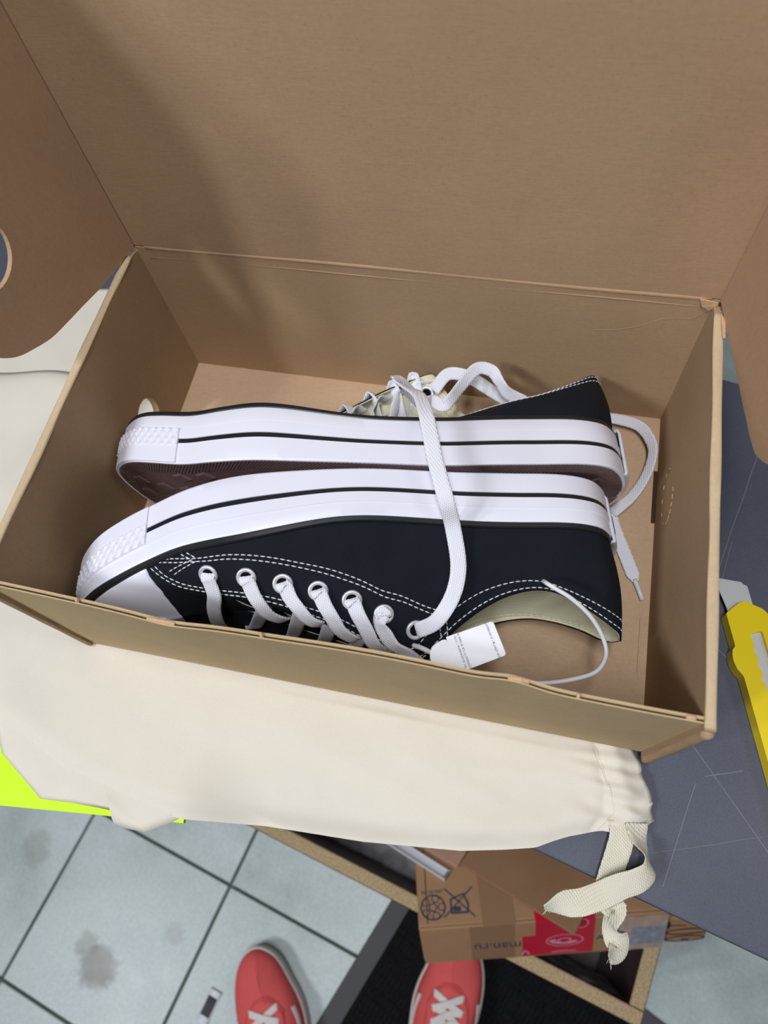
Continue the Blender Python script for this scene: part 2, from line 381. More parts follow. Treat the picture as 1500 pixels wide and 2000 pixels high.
tb = MB(); tb.add([(x0+.0005,.098,H+.0010),(x0+.0026,.094,H+.0012),(x0+.0028,.083,H+.0010),(x0+.0016,.082,H+.0013),(x0+.0008,.09,H+.0015)], [(0,1,2,3,4)]); solid(tb.obj('torn_paper', M['torn'], box), .0006)
# half-cut finger hole, slot and tuck tab on the right
for k, a in enumerate(np.linspace(math.radians(95), math.radians(385), 20)):
    y, z = .033+.0175*math.cos(a), .032+.013*math.sin(a)
    if k % 2 == 0 or k < 6:
        tb = MB(); d = Vector((0, -math.sin(a)*.0175, math.cos(a)*.013)).normalized(); tb.box((x0-.0002-LEAN*z/H, y, z), (.0006, .0026, .0008), (Vector((1,0,0)), d, d.cross(Vector((1,0,0))))); tb.obj('perforation', M['side'], box)
tb = MB(); tb.box((x0-.0012, .048, .0004), (.0022, .037, .0009)); tb.obj('slot', M['flute'], box)
tb = MB(); tb.box((x0-.0046, -.05, .0004), (.0012, .033, .0008)); bevel(tb.obj('tuck_tab', M['base'], box), .0003)
# lid: tall panel with two side flaps
LT = .332
tb = MB(); tb.box((0, y0+.0015, (H+LT)/2+.0006), (L+.0052, .0026, LT-H-.001)); tb.obj('lid_panel', M['lid'], box)
th = math.radians(10)
dl = Vector((-math.sin(th), -math.cos(th), 0)); dr = Vector((math.sin(th), -math.cos(th), 0))
ol = [(.0005,.1175),(.0165,.1182),(.036,.1197),(.053,.1228),(.0685,.1255),(.0825,.1285),(.0965,.1350),(.1025,.1385),(.1075,.1430),(.1125,.150),(.1165,.162),(.117,.19),(.117,.30),(.108,.315),(.0005,.33)]
pl = [tuple(p) for p in spline(ol[:12], 4)]+ol[12:]
fill_plate('lid_flap', pl, [ell((.0835,.189), (.0175,.0180), 34)], (-x0, y0, 0), dl, (0,0,1), -.0026, M['flap'], box)
orr = [(.0005,.1170),(.015,.1172),(.030,.1172),(.0475,.1172),(.0625,.1170),(.076,.1170),(.085,.1172),(.0935,.1190),(.099,.1232),(.1035,.128),(.1095,.138),(.1145,.153),(.116,.175),(.116,.30),(.108,.315),(.0005,.33)]
pr = [tuple(p) for p in spline(orr[:13], 4)]+orr[13:]
fill_plate('lid_flap', pr, [ell((.0835,.189), (.0175,.0180), 34)], Vector((x0, y0, 0)), dr, (0,0,1), .0026, M['flap'], box)
# ------------------------------------------------------------------ sneakers
def hermite(P, x):
    """Catmull-Rom through the rows of P keyed by its first column"""
    xs = P[:,0]; x = min(max(x, xs[0]), xs[-1])
    i = int(min(max(np.searchsorted(xs, x, 'right')-1, 0), len(xs)-2)); x0_, x1_ = xs[i], xs[i+1]; h = x1_-x0_; u = (x-x0_)/h
    def m(j):
        if j == 0: return (P[1,1:]-P[0,1:])/(xs[1]-xs[0])
        if j == len(xs)-1: return (P[-1,1:]-P[-2,1:])/(xs[-1]-xs[-2])
        return (P[j+1,1:]-P[j-1,1:])/(xs[j+1]-xs[j-1])
    u2 = u*u; u3 = u2*u
    return (2*u3-3*u2+1)*P[i,1:]+(u3-2*u2+u)*h*m(i)+(3*u2-2*u3)*P[i+1,1:]+(u3-u2)*h*m(i+1)
def smooth01(x): x = min(max(x, 0), 1); return x*x*(3-2*x)
class Shoe:
    """shoe surface in millimetres: s heel->toe, t across (lateral +), h up; side +1 lateral, -1 medial"""
    LAT = [(0,0),(2,11.6),(7,23.3),(16,33.9),(32,40.1),(60,42.8),(100,46.3),(140,51.8),(175,53.9),(205,53.5),(228,48.2),(248,40),(266,33.3),(281,25.5),(292,14.2),(298.5,2.8),(300,-5)]
    MED = [(0,0),(2,-10),(7,-20),(16,-29),(32,-34.5),(60,-36),(100,-35),(140,-37),(175,-43),(205,-49),(228,-51.5),(248,-50.5),(266,-46),(281,-38),(292,-28),(298.5,-15),(300,-5)]
    EDGE = [(0,5,0,84),(.05,7.5,8,82.5),(.1,13,12.5,79.5),(.16,22,16,73),(.22,34,21,66.5),(.27,46,25,62.5),(.32,60,25.5,62.8),(.37,75,22,67),(.42,91,17.5,76),(.455,103,13,85.5),(.48,111,9.5,92),(.55,130,8.5,85),(.65,157,8,74),(.75,186,7.5,63),(.785,200,4,58.5),(.81,209,0,56.5),(.84,216,0,56),(.88,224,0,56.5),(1,256,0,59.5)]
    FLAT = None
    HK = [(0,4.5),(40,2.7),(80,1.5),(120,-.3),(160,-.1),(200,1.6),(240,6.3),(270,14.5),(300,26)]
    FK = [(0,27.8),(60,28.6),(110,27.6),(150,27.3),(200,33),(240,31.5),(275,31),(300,27.5)]
    VL = [(0,1),(.5,1),(.53,.99),(.553,.88),(.575,.76),(.61,.665),(.65,.61),(.69,.58),(.72,.56),(.738,.62),(.752,.78),(.767,1),(1,1)]
    VM = [(0,1),(.5,1),(.56,.985),(.65,.965),(.72,.965),(.76,1),(1,1)]
    def __init__(s, B, o, flare=0.0, **kw):
        for k, v in kw.items(): setattr(s, k, v)
        s.B = np.array(B, float); s.o = np.array(o, float); s.flip = np.linalg.det(s.B) < 0; s.flare = flare
        s.E = {1: np.array(getattr(s, 'EDGE_L', s.EDGE), float), -1: np.array(s.EDGE, float)}; s.H = np.array(s.HK, float); s.Fk = np.array(s.FK, float); s.out = {}
        for sd, tab in ((1, s.LAT), (-1, s.MED)):
            P = np.array(tab, float); d = np.r_[0, np.cumsum(np.hypot(*(P[1:]-P[:-1]).T))]; k = np.c_[d/d[-1], P]
            Q = np.array([hermite(k, x) for x in np.linspace(0, 1, 400)]); d = np.r_[0, np.cumsum(np.hypot(*(Q[1:]-Q[:-1]).T))]
            s.out[sd] = (d/d[-1], Q, d[-1])
        s.cache = {}
    def w(s, q): return s.B@np.array(q, float)+s.o
    def wd(s, q):
        r = s.B@np.array(q, float); return r/(np.linalg.norm(r)+1e-12)
    def ol(s, a, side, off=0.0):
        d, Q, _ = s.out[side]; f = lambda x: np.array([np.interp(x, d, Q[:,0]), np.interp(x, d, Q[:,1])])
        p = f(a)
        if off:
            e = .004; q = f(min(a+e, 1))-f(max(a-e, 0)); q /= np.hypot(*q)+1e-9
            if a <= e: q = np.array([0., side])
            if a >= 1-e: q = np.array([0., -side])
            p = p+off*side*np.array([-q[1], q[0]])
        return p
    def h0(s, x): return float(hermite(s.H, x)[0])
    def fox(s, x): return float(hermite(s.Fk, x)[0])
    def hf(s, x): return s.h0(x)+s.fox(x)
    def band(s, a, side, off, fr):
        p = s.ol(a, side, off); x = min(max(s.ol(a, side)[0], 0), 300); return (p[0], p[1], s.h0(x)+s.fox(x)*fr)
    def S(s, a, v, side, off=0.0):
        key = (round(a, 5), round(v, 5), side)
        if not off and key in s.cache: return s.cache[key].copy()
        F2 = s.ol(a, side, -3.0); F = np.array([F2[0], F2[1], s.hf(F2[0])]); e = hermite(s.E[side], a); E = np.array([e[0], e[1]*side, e[2]])
        if s.flare and side < 0:
            b = smooth01((a-.40)/.08)*(1-smooth01((a-.56)/.16)); E = E+np.array([-4*b, -3*b, 10*b])*s.flare
        m = smooth01((a-.36)/.26); ph = v*math.pi/2
        g = (1-m)*(max(v,0)**1.25)+m*(1-max(math.cos(ph),0)**1.15); k = (1-m)*(max(v,0)**.97)+m*max(math.sin(ph),0)**.92
        if s.FLAT and side > 0:   # the empty upper has sunk in on this side
            fl = s.FLAT*smooth01((a-.26)/.14); g = (1-fl)*g+fl*max(v,0)**.92; k = (1-fl)*k+fl*max(v,0)**1.12
        P = F.copy(); P[:2] += (E[:2]-F[:2])*g; P[2] += (E[2]-F[2])*k
        n = F2-np.array([min(max(F2[0], 40), 262), 0]); n /= np.hypot(*n)+1e-9
        P[:2] += n*(1-m)*2.5*math.sin(math.pi*v)
        s.cache[key] = P.copy()
        if off: P = P+s.N(a, v, side)*off
        return P
    def N(s, a, v, side):
        e = .01; v = min(max(v, .02), .985); a = min(max(a, .004), .996)
        du = s.S(min(a+e, 1), v, side)-s.S(max(a-e, 0), v, side); dv = s.S(a, min(v+e, 1), side)-s.S(a, max(v-e, 0), side)
        n = np.cross(du, dv)*side; return -n/(np.linalg.norm(n)+1e-12)
    def pt(s, a, v, side, off=0.0): return s.w(s.S(a, v, side, off))
    def vmax(s, a, side): return float(np.interp(a, *np.array(s.VL if side > 0 else s.VM).T))
    def find(s, x, t, side):
        """(a, v) of the surface point at length x and sideways distance t"""
        if not hasattr(s, 'grid'): s.grid = {}
        if side not in s.grid:
            A = np.linspace(.3, 1, 71); V = np.linspace(0, 1, 41); s.grid[side] = (A, V, np.array([[s.S(a, v, side)[:2] for v in V] for a in A]))
        A, V, G = s.grid[side]; d = ((G-np.array([x, t]))**2).sum(-1); i, j = np.unravel_index(d.argmin(), d.shape); a, v = A[i], V[j]
        for _ in range(6):
            p = s.S(a, v, side)[:2]; e = .004; v1 = v-e if v > .5 else v+e; a1 = a-e if a > .9 else a+e
            J = np.stack([(s.S(a1, v, side)[:2]-p)/(a1-a), (s.S(a, v1, side)[:2]-p)/(v1-v)], 1)
            st = np.linalg.lstsq(J, np.array([x, t])-p, rcond=None)[0]; a = min(max(a+np.clip(st[0], -.03, .03), .3), 1); v = min(max(v+np.clip(st[1], -.06, .06), 0), 1)
        return a, v
    def edge_at(s, x, side):
        A = np.linspace(.42, .82, 160); X = [s.S(a, s.vmax(a, side), side)[0] for a in A]; a = A[int(np.abs(np.array(X)-x).argmin())]; return a, s.vmax(a, side)
    def perim(s, side): return s.out[side][2]

def band_mesh(sh, name, rows, m, parent, a0=0.0, a1=1.0, n=90, closed=True, sharp=30):
    """sweep rows of (outward offset, height fraction) round the outline: whole loop, or a0..a1 round the toe"""
    if closed: path = [(a, 1) for a in np.linspace(0, 1, n)]+[(a, -1) for a in np.linspace(1, 0, n)[1:-1]]
    else: path = [(a, 1) for a in np.linspace(a0, a1, n)]+[(a, -1) for a in np.linspace(a1, a0, n)[1:]]
    K = len(rows); v = [sh.w(sh.band(a, sd, o, f)) for a, sd in path for o, f in rows]; T = len(path)
    f = [(i*K+k, i*K+k+1, ((i+1) % T)*K+k+1, ((i+1) % T)*K+k) for i in range(T if closed else T-1) for k in range(K-1)]
    if not closed: f += [tuple(range(K)), tuple((T-1)*K+k for k in range(K-1, -1, -1))]
    return mesh(name, v, f, m, parent, True, recalc=True, sharp=sharp)
def upper_mesh(sh, name, off, m, parent, thick, n=110, k=22, amax=1.0, lo=0.0):
    vv = []; ff = []
    for sd in (1, -1):
        base = len(vv)
        for i in range(n+1):
            a = amax*i/n
            for j in range(k+1): vv.append(sh.pt(a, (lo+(1-lo)*j/k)*sh.vmax(a, sd), sd, off))
        for i in range(n):
            for j in range(k):
                q = (base+i*(k+1)+j, base+(i+1)*(k+1)+j, base+(i+1)*(k+1)+j+1, base+i*(k+1)+j+1)
                ff.append(q if (sd > 0) != sh.flip else tuple(reversed(q)))
    # the surface normal must point outwards for the inward thickness
    o = mesh(name, vv, ff, m, parent, True); bm = bmesh.new(); bm.from_mesh(o.data)
    bmesh.ops.remove_doubles(bm, verts=bm.verts, dist=2e-5); bm.normal_update()
    c = Vector(sh.w((150, 0, 30)))-root_loc(parent)
    if sum((f.calc_center_median()-c).dot(f.normal)*f.calc_area() for f in bm.faces) < 0: bmesh.ops.reverse_faces(bm, faces=bm.faces)
    bm.to_mesh(o.data); bm.free(); return solid(o, thick, -1)
def stitches(sh, name, lines, m, parent, pitch=3.3, r=.34, side=1):
    """running stitches along (a, v) polylines laid on the canvas"""
    b = MB()
    for ln in lines:
        P = spline([(a, v) for a, v in ln], 10); W = [sh.pt(a, min(v, 1), side, .25) for a, v in P]
        d = np.r_[0, np.cumsum([np.linalg.norm(W[i+1]-W[i]) for i in range(len(W)-1)])]; q = 0.0; pm = pitch/1000
        W = np.array(W); at = lambda x: np.array([np.interp(x, d, W[:,k]) for k in range(3)])
        while q+.7*pm < d[-1]:
            A, B_, Cc = at(q), at(q+.38*pm), at(q+.76*pm); b.tube([A, B_, Cc], [r*.55e-3, r*1.1e-3, r*.55e-3], 5); q += pm
    return b.obj(name, m, parent, True)
def eyelet(sh, a, v, side, parent, mt, inside=False):
    n = sh.wd(sh.N(a, v, side)); c = sh.pt(a, v, side, -2.4 if inside else .15); n = -n if inside else n; n = Vector(n); u = n.orthogonal().normalized(); w = n.cross(u)
    prof = [(5.2,0),(5.1,.7),(4.6,1.05),(3.9,1.0),(3.2,.55),(2.9,-.2),(2.85,-1.2)]; K = len(prof); S_ = 26; v_ = []; f = []
    for i in range(S_):
        t = 2*math.pi*i/S_
        for rr, hh in prof: v_.append(Vector(c)+(u*math.cos(t)+w*math.sin(t))*(rr*1e-3)+n*(hh*1e-3))
    for i in range(S_):
        for k in range(K-1): f.append((i*K+k, ((i+1) % S_)*K+k, ((i+1) % S_)*K+k+1, i*K+k+1))
    e = mesh('eyelet', v_, f, mt, parent, True, recalc=True)
    hv = [Vector(c)+(u*math.cos(2*math.pi*i/20)+w*math.sin(2*math.pi*i/20))*.0031+n*.0003 for i in range(20)]
    mesh('eyelet_hole', hv, [tuple(range(20))], M['hole'], e, False); return e
EYE = [(.7126,.288),(.6554,.314),(.606,.352),(.562,.404),(.5222,.474),(.4891,.584),(.4647,.776)]
def nav_sneaker(sh, root, near):
    up = upper_mesh(sh, 'upper', 0, M['canvas'], root, .0009)
    li = upper_mesh(sh, 'lining', -1.0, M['lining'], root, .0006, 100, 16)
    # cream binding line on the collar is the lining's own edge; stitches along collar, stay and side seam
    c1 = [(a, .955) for a in (.004,.05,.1,.16,.22,.27,.32,.37,.42,.455,.485)]; c2 = [(a, .86) for a in (.004,.05,.1,.16,.22,.27,.32,.37,.42,.455,.487)]
    lat = [c1, c2,
      [(.7967,.01),(.7638,.069),(.7204,.124),(.6629,.127),(.6124,.164),(.5665,.225),(.5228,.296),(.4885,.388),(.4598,.535),(.4376,.738),(.4214,.879)],
      [(.7822,.071),(.7499,.135),(.7061,.160),(.665,.161),(.6145,.196),(.5688,.253),(.526,.329),(.4916,.417),(.4629,.561),(.4409,.765),(.4275,.902)],
      [(.7473,.011),(.7345,.087),(.7235,.133)], [(.7381,.013),(.7269,.071),(.7182,.114)], [(.7235,.133),(.7569,.186),(.778,.231)], [(.7189,.154),(.7512,.22),(.7776,.286)],
      [(.7922,.021),(.7863,.156),(.7828,.278),(.7728,.393),(.751,.439),(.7239,.459),(.682,.463),(.6364,.481),(.5974,.529),(.5632,.604),(.5367,.734),(.5128,.853),(.4833,.928),(.4673,.941)],
      [(.7991,.021),(.7928,.183),(.7899,.311),(.7842,.433),(.7618,.49),(.7356,.511),(.6921,.511),(.6466,.534),(.6083,.587),(.5741,.663),(.5565,.78),(.5317,.93),(.505,.968),(.48,.968)],
      [(.434,.82),(.442,.90),(.449,.985)], [(.4275,.85),(.4345,.93),(.441,.99)]]
    stitches(sh, 'stitching', lat, M['thread'], up)
    stitches(sh, 'stitching', [c1, c2, lat[2], lat[3], [(a, v*1.45) for a, v in lat[8][3:11]]], M['thread'], up, side=-1)
    lb = stitches(sh, 'lining_stitching', [[(a, .93) for a in (.02,.1,.16,.22,.27,.32,.37,.42,.455,.48,.53,.56)], [(a, .87) for a in (.02,.1,.16,.22,.27,.32,.37,.42,.455,.48,.53,.56)]], M['lining'], li, side=-1)
    for v in lb.data.vertices: pass
    off = Vector(sh.wd((0, 1, 0)))*.0024
    for v in lb.data.vertices: v.co += off
    for a, v in EYE:
        eyelet(sh, a, v, 1, up, M['metal'])
        mv = min(v+.12, sh.vmax(a, -1)-.1); eyelet(sh, a, mv, -1, up, M['metal'])
    if not near: eyelet(sh, .466, .84, -1, li, M['metal'], inside=True)
    # tongue under the lace gap
    dp = -4.2 if near else -15; vv = []; ff = []; n, k = 30, 14
    for i in range(n+1):
        a = (.47+.31*i/n) if near else (.58+.20*i/n)
        for j in range(k+1):
            u = 2*j/k-1; sd = 1 if u >= 0 else -1; v = 1-(abs(u)**1.2)*.62
            p = .5*(sh.S(a, v, sd, dp*(1-.6*smooth01((a-.66)/.12)))+sh.S(a, v, sd, dp*(1-.6*smooth01((a-.66)/.12))))
            vv.append(sh.w(p))
    ff = [(i*(k+1)+j, (i+1)*(k+1)+j, (i+1)*(k+1)+j+1, i*(k+1)+j+1) for i in range(n) for j in range(k)]
    solid(mesh('tongue', vv, ff, M['lining'] if not near else M['canvas'], root, True, recalc=True), .0012, 0)
    # insole
    n = 60; vv = []; ff = []
    for i in range(n+1):
        a = .01+.94*i/n
        l_, m_ = sh.ol(a, 1, -6), sh.ol(a, -1, -6)
        for j in range(7):
            u = j/6; p = l_*(1-u)+m_*u; vv.append(sh.w((p[0], p[1], sh.h0(p[0])+13)))
    ff = [(i*7+j, (i+1)*7+j, (i+1)*7+j+1, i*7+j+1) for i in range(n) for j in range(6)]
    solid(mesh('insole', vv, ff, M['insole'], root, True, recalc=True), .002, 0)
    # rubber toe cap, dome over the front of the upper
    cap_b = [(0,.802),(.15,.803),(.30,.809),(.45,.821),(.6,.848),(.75,.885),(.9,.925),(1,.945)]
    vv = []; ff = []; nv, na = 26, 30
    for sd in (1, -1):
        b = len(vv)
        for j in range(nv+1):
            v = j/nv; a0 = float(np.interp(v, *np.array(cap_b).T))
            for i in range(na+1):
                a = a0+(1-a0)*i/na; vv.append(sh.pt(a, v, sd, .75))
        ff += [(b+j*(na+1)+i, b+j*(na+1)+i+1, b+(j+1)*(na+1)+i+1, b+(j+1)*(na+1)+i) for j in range(nv) for i in range(na)]
    o = mesh('toe_cap', vv, ff, M['cap'], root, True); bm = bmesh.new(); bm.from_mesh(o.data); bmesh.ops.remove_doubles(bm, verts=bm.verts, dist=3e-5); bmesh.ops.recalc_face_normals(bm, faces=bm.faces); bm.normal_update()
    c = Vector(sh.w((240, 0, 20)))-root_loc(root)
    if sum((f.calc_center_median()-c).dot(f.normal)*f.calc_area() for f in bm.faces) < 0: bmesh.ops.reverse_faces(bm, faces=bm.faces)
    bm.to_mesh(o.data); bm.free(); solid(o, .0014, -1)
    # foxing: two white layers, recessed black stripe, black piping above
    fx = band_mesh(sh, 'foxing', [(-9,.10),(-1.8,.0),(-.6,.0),(0,.03),(.15,.20),(0,.408),(-.9,.414),(-.9,.498),(0,.504),(.1,.60),(0,.700),(-.55,.712),(-.55,.95),(-1.1,.985),(-4,1.0)], M['rubber'], root)
    band_mesh(sh, 'black_stripe', [(-.8,.414),(-.2,.418),(-.2,.494),(-.8,.498)], M['black_rubber'], fx)
    band_mesh(sh, 'black_piping', [(-3.4,.985),(-1.3,.985),(-.95,1.01),(-1.25,1.075),(-2.0,1.095),(-4.4,1.095)], M['black_rubber'], root)
    # toe bumper with raised diamonds above and fine ribs below
    ab = .800; na = 150; rows = [.015+.69*j/32 for j in range(33)]; path = [(a, 1) for a in np.linspace(ab, 1, na)]+[(a, -1) for a in np.linspace(1, ab, na)[1:]]
    vv = []; dist = 0; prev = None
    for i, (a, sd) in enumerate(path):
        q = sh.ol(a, sd, 1.0)
        if prev is not None: dist += np.hypot(*(q-prev))
        prev = q
        for j, fr in enumerate(rows):
            hgt = fr*sh.fox(sh.ol(a, sd)[0]); z = 0.0
            if .355 < fr < .70:
                hh = (fr-.355)*32; tri = lambda x: abs((x % 1)-.5)*2
                A_, B_ = tri(dist/5.2+hh/3.7*.5), tri(dist/5.2-hh/3.7*.5); z = .95*min(A_, B_)
            elif .05 < fr < .33: z = .12*math.sin(hgt*2*math.pi/1.25)
            e = min(i, len(path)-1-i); ed = min(1, e/1.5); 
            off = 1.0+z*ed-(.5 if j in (0, len(rows)-1) else 0)
            p = sh.ol(a, sd, off); vv.append(sh.w((p[0], p[1], sh.h0(sh.ol(a, sd)[0])+hgt)))
    K = len(rows); T = len(path)
    base_n = len(vv)
    for i, (a, sd) in enumerate(path):   # inner skirt closes the band against the foxing
        for fr in (rows[0], rows[-1]):
            p = sh.ol(a, sd, -1.0); vv.append(sh.w((p[0], p[1], sh.h0(sh.ol(a, sd)[0])+fr*sh.fox(sh.ol(a, sd)[0]))))
    ff = [(i*K+k, i*K+k+1, (i+1)*K+k+1, (i+1)*K+k) for i in range(T-1) for k in range(K-1)]
    for i in range(T-1):
        b0, b1 = base_n+2*i, base_n+2*(i+1); ff += [(i*K, (i+1)*K, b1, b0), (i*K+K-1, b0+1, b1+1, (i+1)*K+K-1)]
    for i in (0, T-1): ff.append(tuple([base_n+2*i]+[i*K+k for k in range(K)]+[base_n+2*i+1]))
    mesh('toe_bumper', vv, ff, M['rubber'], root, True, recalc=True, sharp=60)
    # heel label strip
    band = [(-.2,.10),(.9,.12),(1.1,.16),(1.1,1.02),(.8,1.10),(-2.4,1.10)]
    path = [(a, 1) for a in np.linspace(.060, 0, 12)]+[(a, -1) for a in np.linspace(0, .060, 12)[1:]]; K = len(band)
    vv = [sh.w(sh.band(a, sd, o_ if i not in (0, len(path)-1) else o_*.4, f_)) for i, (a, sd) in enumerate(path) for o_, f_ in band]
    ff = [(i*K+k, i*K+k+1, (i+1)*K+k+1, (i+1)*K+k) for i in range(len(path)-1) for k in range(K-1)]
    hl = mesh('heel_label', vv, ff, M['rubber'], root, True, sharp=40); solid(hl, .0012, -1)
    path = [(a, 1) for a in np.linspace(.034, 0, 8)]+[(a, -1) for a in np.linspace(0, .034, 8)[1:]]; band = [(1.2,.40),(1.5,.44),(1.5,.80),(1.2,.84)]; K = 4
    mesh('label_patch', [sh.w(sh.band(a, sd, o_, f_)) for a, sd in path for o_, f_ in band], [(i*K+k, i*K+k+1, (i+1)*K+k+1, (i+1)*K+k) for i in range(len(path)-1) for k in range(K-1)], M['black_rubber'], hl, True, recalc=True)
    # outsole: plate, diagonal ribs round the edge, diamond lugs in the middle
    n = 70; m_ = 8; vv = []
    for i in range(n+1):
        a = .004+.992*i/n; l_, q_ = sh.ol(a, 1, -1.6), sh.ol(a, -1, -1.6)
        for j in range(m_+1): p = l_*(1-j/m_)+q_*(j/m_); vv.append(sh.w((p[0], p[1], sh.h0(p[0])+2.0)))
    ff = [(i*(m_+1)+j, (i+1)*(m_+1)+j, (i+1)*(m_+1)+j+1, i*(m_+1)+j+1) for i in range(n) for j in range(m_)]
    sole = solid(mesh('outsole', vv, ff, M['outsole'], root, True, recalc=True), .003, 0)
    tb = MB(); per = [(a, sd) for sd in (1, -1) for a in np.arange(.012, .985, .0062)]
    for a, sd in per:
        A0, A1 = sh.ol(a, sd, -1.7), sh.ol(min(a+.024, .995), sd, -10.5); dd = sh.ol(a+.006, sd)-sh.ol(a, sd); dd /= np.hypot(*dd)+1e-9; w_ = 1.0
        q = [A0-dd*w_, A0+dd*w_, A1+dd*w_, A1-dd*w_]; lo = [sh.w((x, y, sh.h0(x)+.7)) for x, y in q]; hi = [sh.w((x, y, sh.h0(x)+.12)) for x, y in [A0-dd*.6, A0+dd*.6, A1+dd*.6, A1-dd*.6]]
        tb.add(lo+hi, [(0,1,2,3),(7,6,5,4),(0,4,5,1),(1,5,6,2),(2,6,7,3),(3,7,4,0)])
    tag(tb.obj('edge_ribs', M['outsole'], sole), kind='stuff')
    for i, x in enumerate(np.arange(20, 290, 15.5)):
        al = np.interp(x, sh.out[1][1][:,0], sh.out[1][0]); am = np.interp(x, sh.out[-1][1][:,0], sh.out[-1][0]); hi_, lo_ = sh.ol(al, 1, -13)[1], sh.ol(am, -1, -13)[1]
        for y in np.arange(lo_+5, hi_-3, 15.5):
            yy = y+(i % 2)*7; 
            if yy > hi_-4: continue
            q = [(x-6.6, yy), (x, yy-5.6), (x+6.6, yy), (x, yy+5.6)]; q2 = [(x+(a-x)*.7, yy+(b-yy)*.7) for a, b in q]
            vv = [sh.w((a, b, sh.h0(a)+.6)) for a, b in q]+[sh.w((a, b, sh.h0(a)-.5)) for a, b in q2]
            mesh('tread_lug', vv, [(0,1,2,3),(7,6,5,4),(0,4,5,1),(1,5,6,2),(2,6,7,3),(3,7,4,0)], M['outsole'], sole, False, recalc=True)

def seg(sh, pts, name, root, width=7.8, thick=1.3, twist=None):
    """lace piece from (a, v, side, lift) points on the shoe"""
    P = [sh.pt(a, v, sd, l) for a, v, sd, l in pts]; Nn = [sh.wd(sh.N(a, v, sd)) for a, v, sd, l in pts]
    if twist:
        for i, q in twist.items(): Nn[i] = np.array(sh.wd(q))
    return ribbon(name, P, Nn, width/1000, thick/1000, M['lace'], root, 7)
def lacing(sh, root, near):
    E = [(a, v, sh.S(a, v, 1)[0]) for a, v in EYE]; up = np.array([0, 0, 1.])
    def R(name, P, Nn, w=7.6): ribbon(name, [sh.w(p) for p in P], [sh.wd(n) for n in Nn], w/1000, .0013, M['lace'], root, 7)
    def L_(x, o, side, inn=0.0):
        a, v = sh.edge_at(x, side); return sh.S(a, max(v-inn, 0), side)+up*o, sh.N(a, max(v-inn, .05), side)
    def med(i): a, v = EYE[i]; return a, min(v+.18, sh.vmax(a, -1)-.16)
    a, v, x = E[0]; l, ln = L_(x-2, 2.2, 1); m, mn = L_(x-8, 2.6, -1, .02); m2, mn2 = L_(x-9, 0, -1, .28)
    n0 = sh.N(a, v, 1); p0 = sh.S(a, v, 1)
    R('lace', [p0-n0*1.2+np.array([0,1.5,0]), p0+n0*1.8-np.array([0,1.5,0]), l, (l+m)/2+up*.8, m, m2+mn2*1.6, m2-mn2*1.5], [n0, n0, (ln+up)/2, up, (mn+up)/2, mn2, mn2])
    for i in range(1, 6):
        a, v, x = E[i]; x2 = E[i+1][2] if i < 6 else x-16; dx = x-x2; n0 = sh.N(a, v, 1); p0 = sh.S(a, v, 1)
        q, qn = L_(x-.30*dx, 3.2, 1); m, mn = L_(x-1.02*dx, -.5, -1); c = q+(m-q)*.5+up*1.6; e = m+np.array([-3., -4, -4.])
        R('lace', [p0-n0*1.2+np.array([1.,1.5,0]), p0+n0*1.9+np.array([-.4,-1.8,0]), p0*.55+q*.45+n0*2.0, q, c, m*.8+q*.2+up*.4, e], [n0, n0, n0, (qn+up)/2, up, up, up*.8-mn*.2])
    for i in range(0, 6):
        x, x2 = E[i][2], E[i+1][2]; dx = x-x2; a, v = med(i); pm = sh.S(a, v, -1); nm_ = sh.N(a, v, -1)
        m, mn = L_(x-.55*dx, 2.4, -1); l, ln = L_(x-1.15*dx, -2.2, 1, .02); c = m+(l-m)*.45+up*.2
        st = [pm-nm_*1.2, pm+nm_*1.8] if i > 0 else [pm*.6+m*.4+nm_*1.0]
        R('lace', st+[m+(pm-m)*.35+mn*1.6, m, c, l], [nm_]*len(st)+[(mn*1.2+up*.6), (mn*.4+up), up, up], 7.2)

NB, NO = [[-.0009771,.000068,.0002539],[-.0002521,.0000344,-.0009793],[.0000745,.0010089,.0000163]], [.12921,.02297,.03542]
FB, FO = [[-.0009856,.0000651,-.0002191],[-.0002173,.0000331,.0009876],[.0000708,.0010092,-.0000183]], [.1418,.02316,.03772]
near = Shoe(NB, NO); far = Shoe(FB, FO, 1.0, FLAT=.95, EDGE_L=[(0,5,0,84),(.05,7.5,8,82.5),(.1,13,12.5,79.5),(.16,22,16,73),(.22,34,20,65.5),(.27,46,21,60.5),(.32,60,18,59),(.37,75,9,60),(.42,91,-6,63),(.455,103,-17,67),(.48,111,-24,70),(.55,130,-27,66),(.65,157,-24,60),(.75,186,-12,55),(.8,205,-4,53),(.84,216,0,53),(.88,224,0,54),(1,256,0,55)])
rn = thing('canvas_sneaker', 'navy canvas sneaker lying nearer the front wall, cream collar opening and security tag visible', 'shoe', tuple(near.w((150, 0, 0))))
rf = thing('canvas_sneaker', 'navy canvas sneaker lying against the back wall, brown outsole edge and cream lining visible', 'shoe', tuple(far.w((150, 0, 0))))
nav_sneaker(near, rn, True); nav_sneaker(far, rf, False)
lacing(far, rf, False)
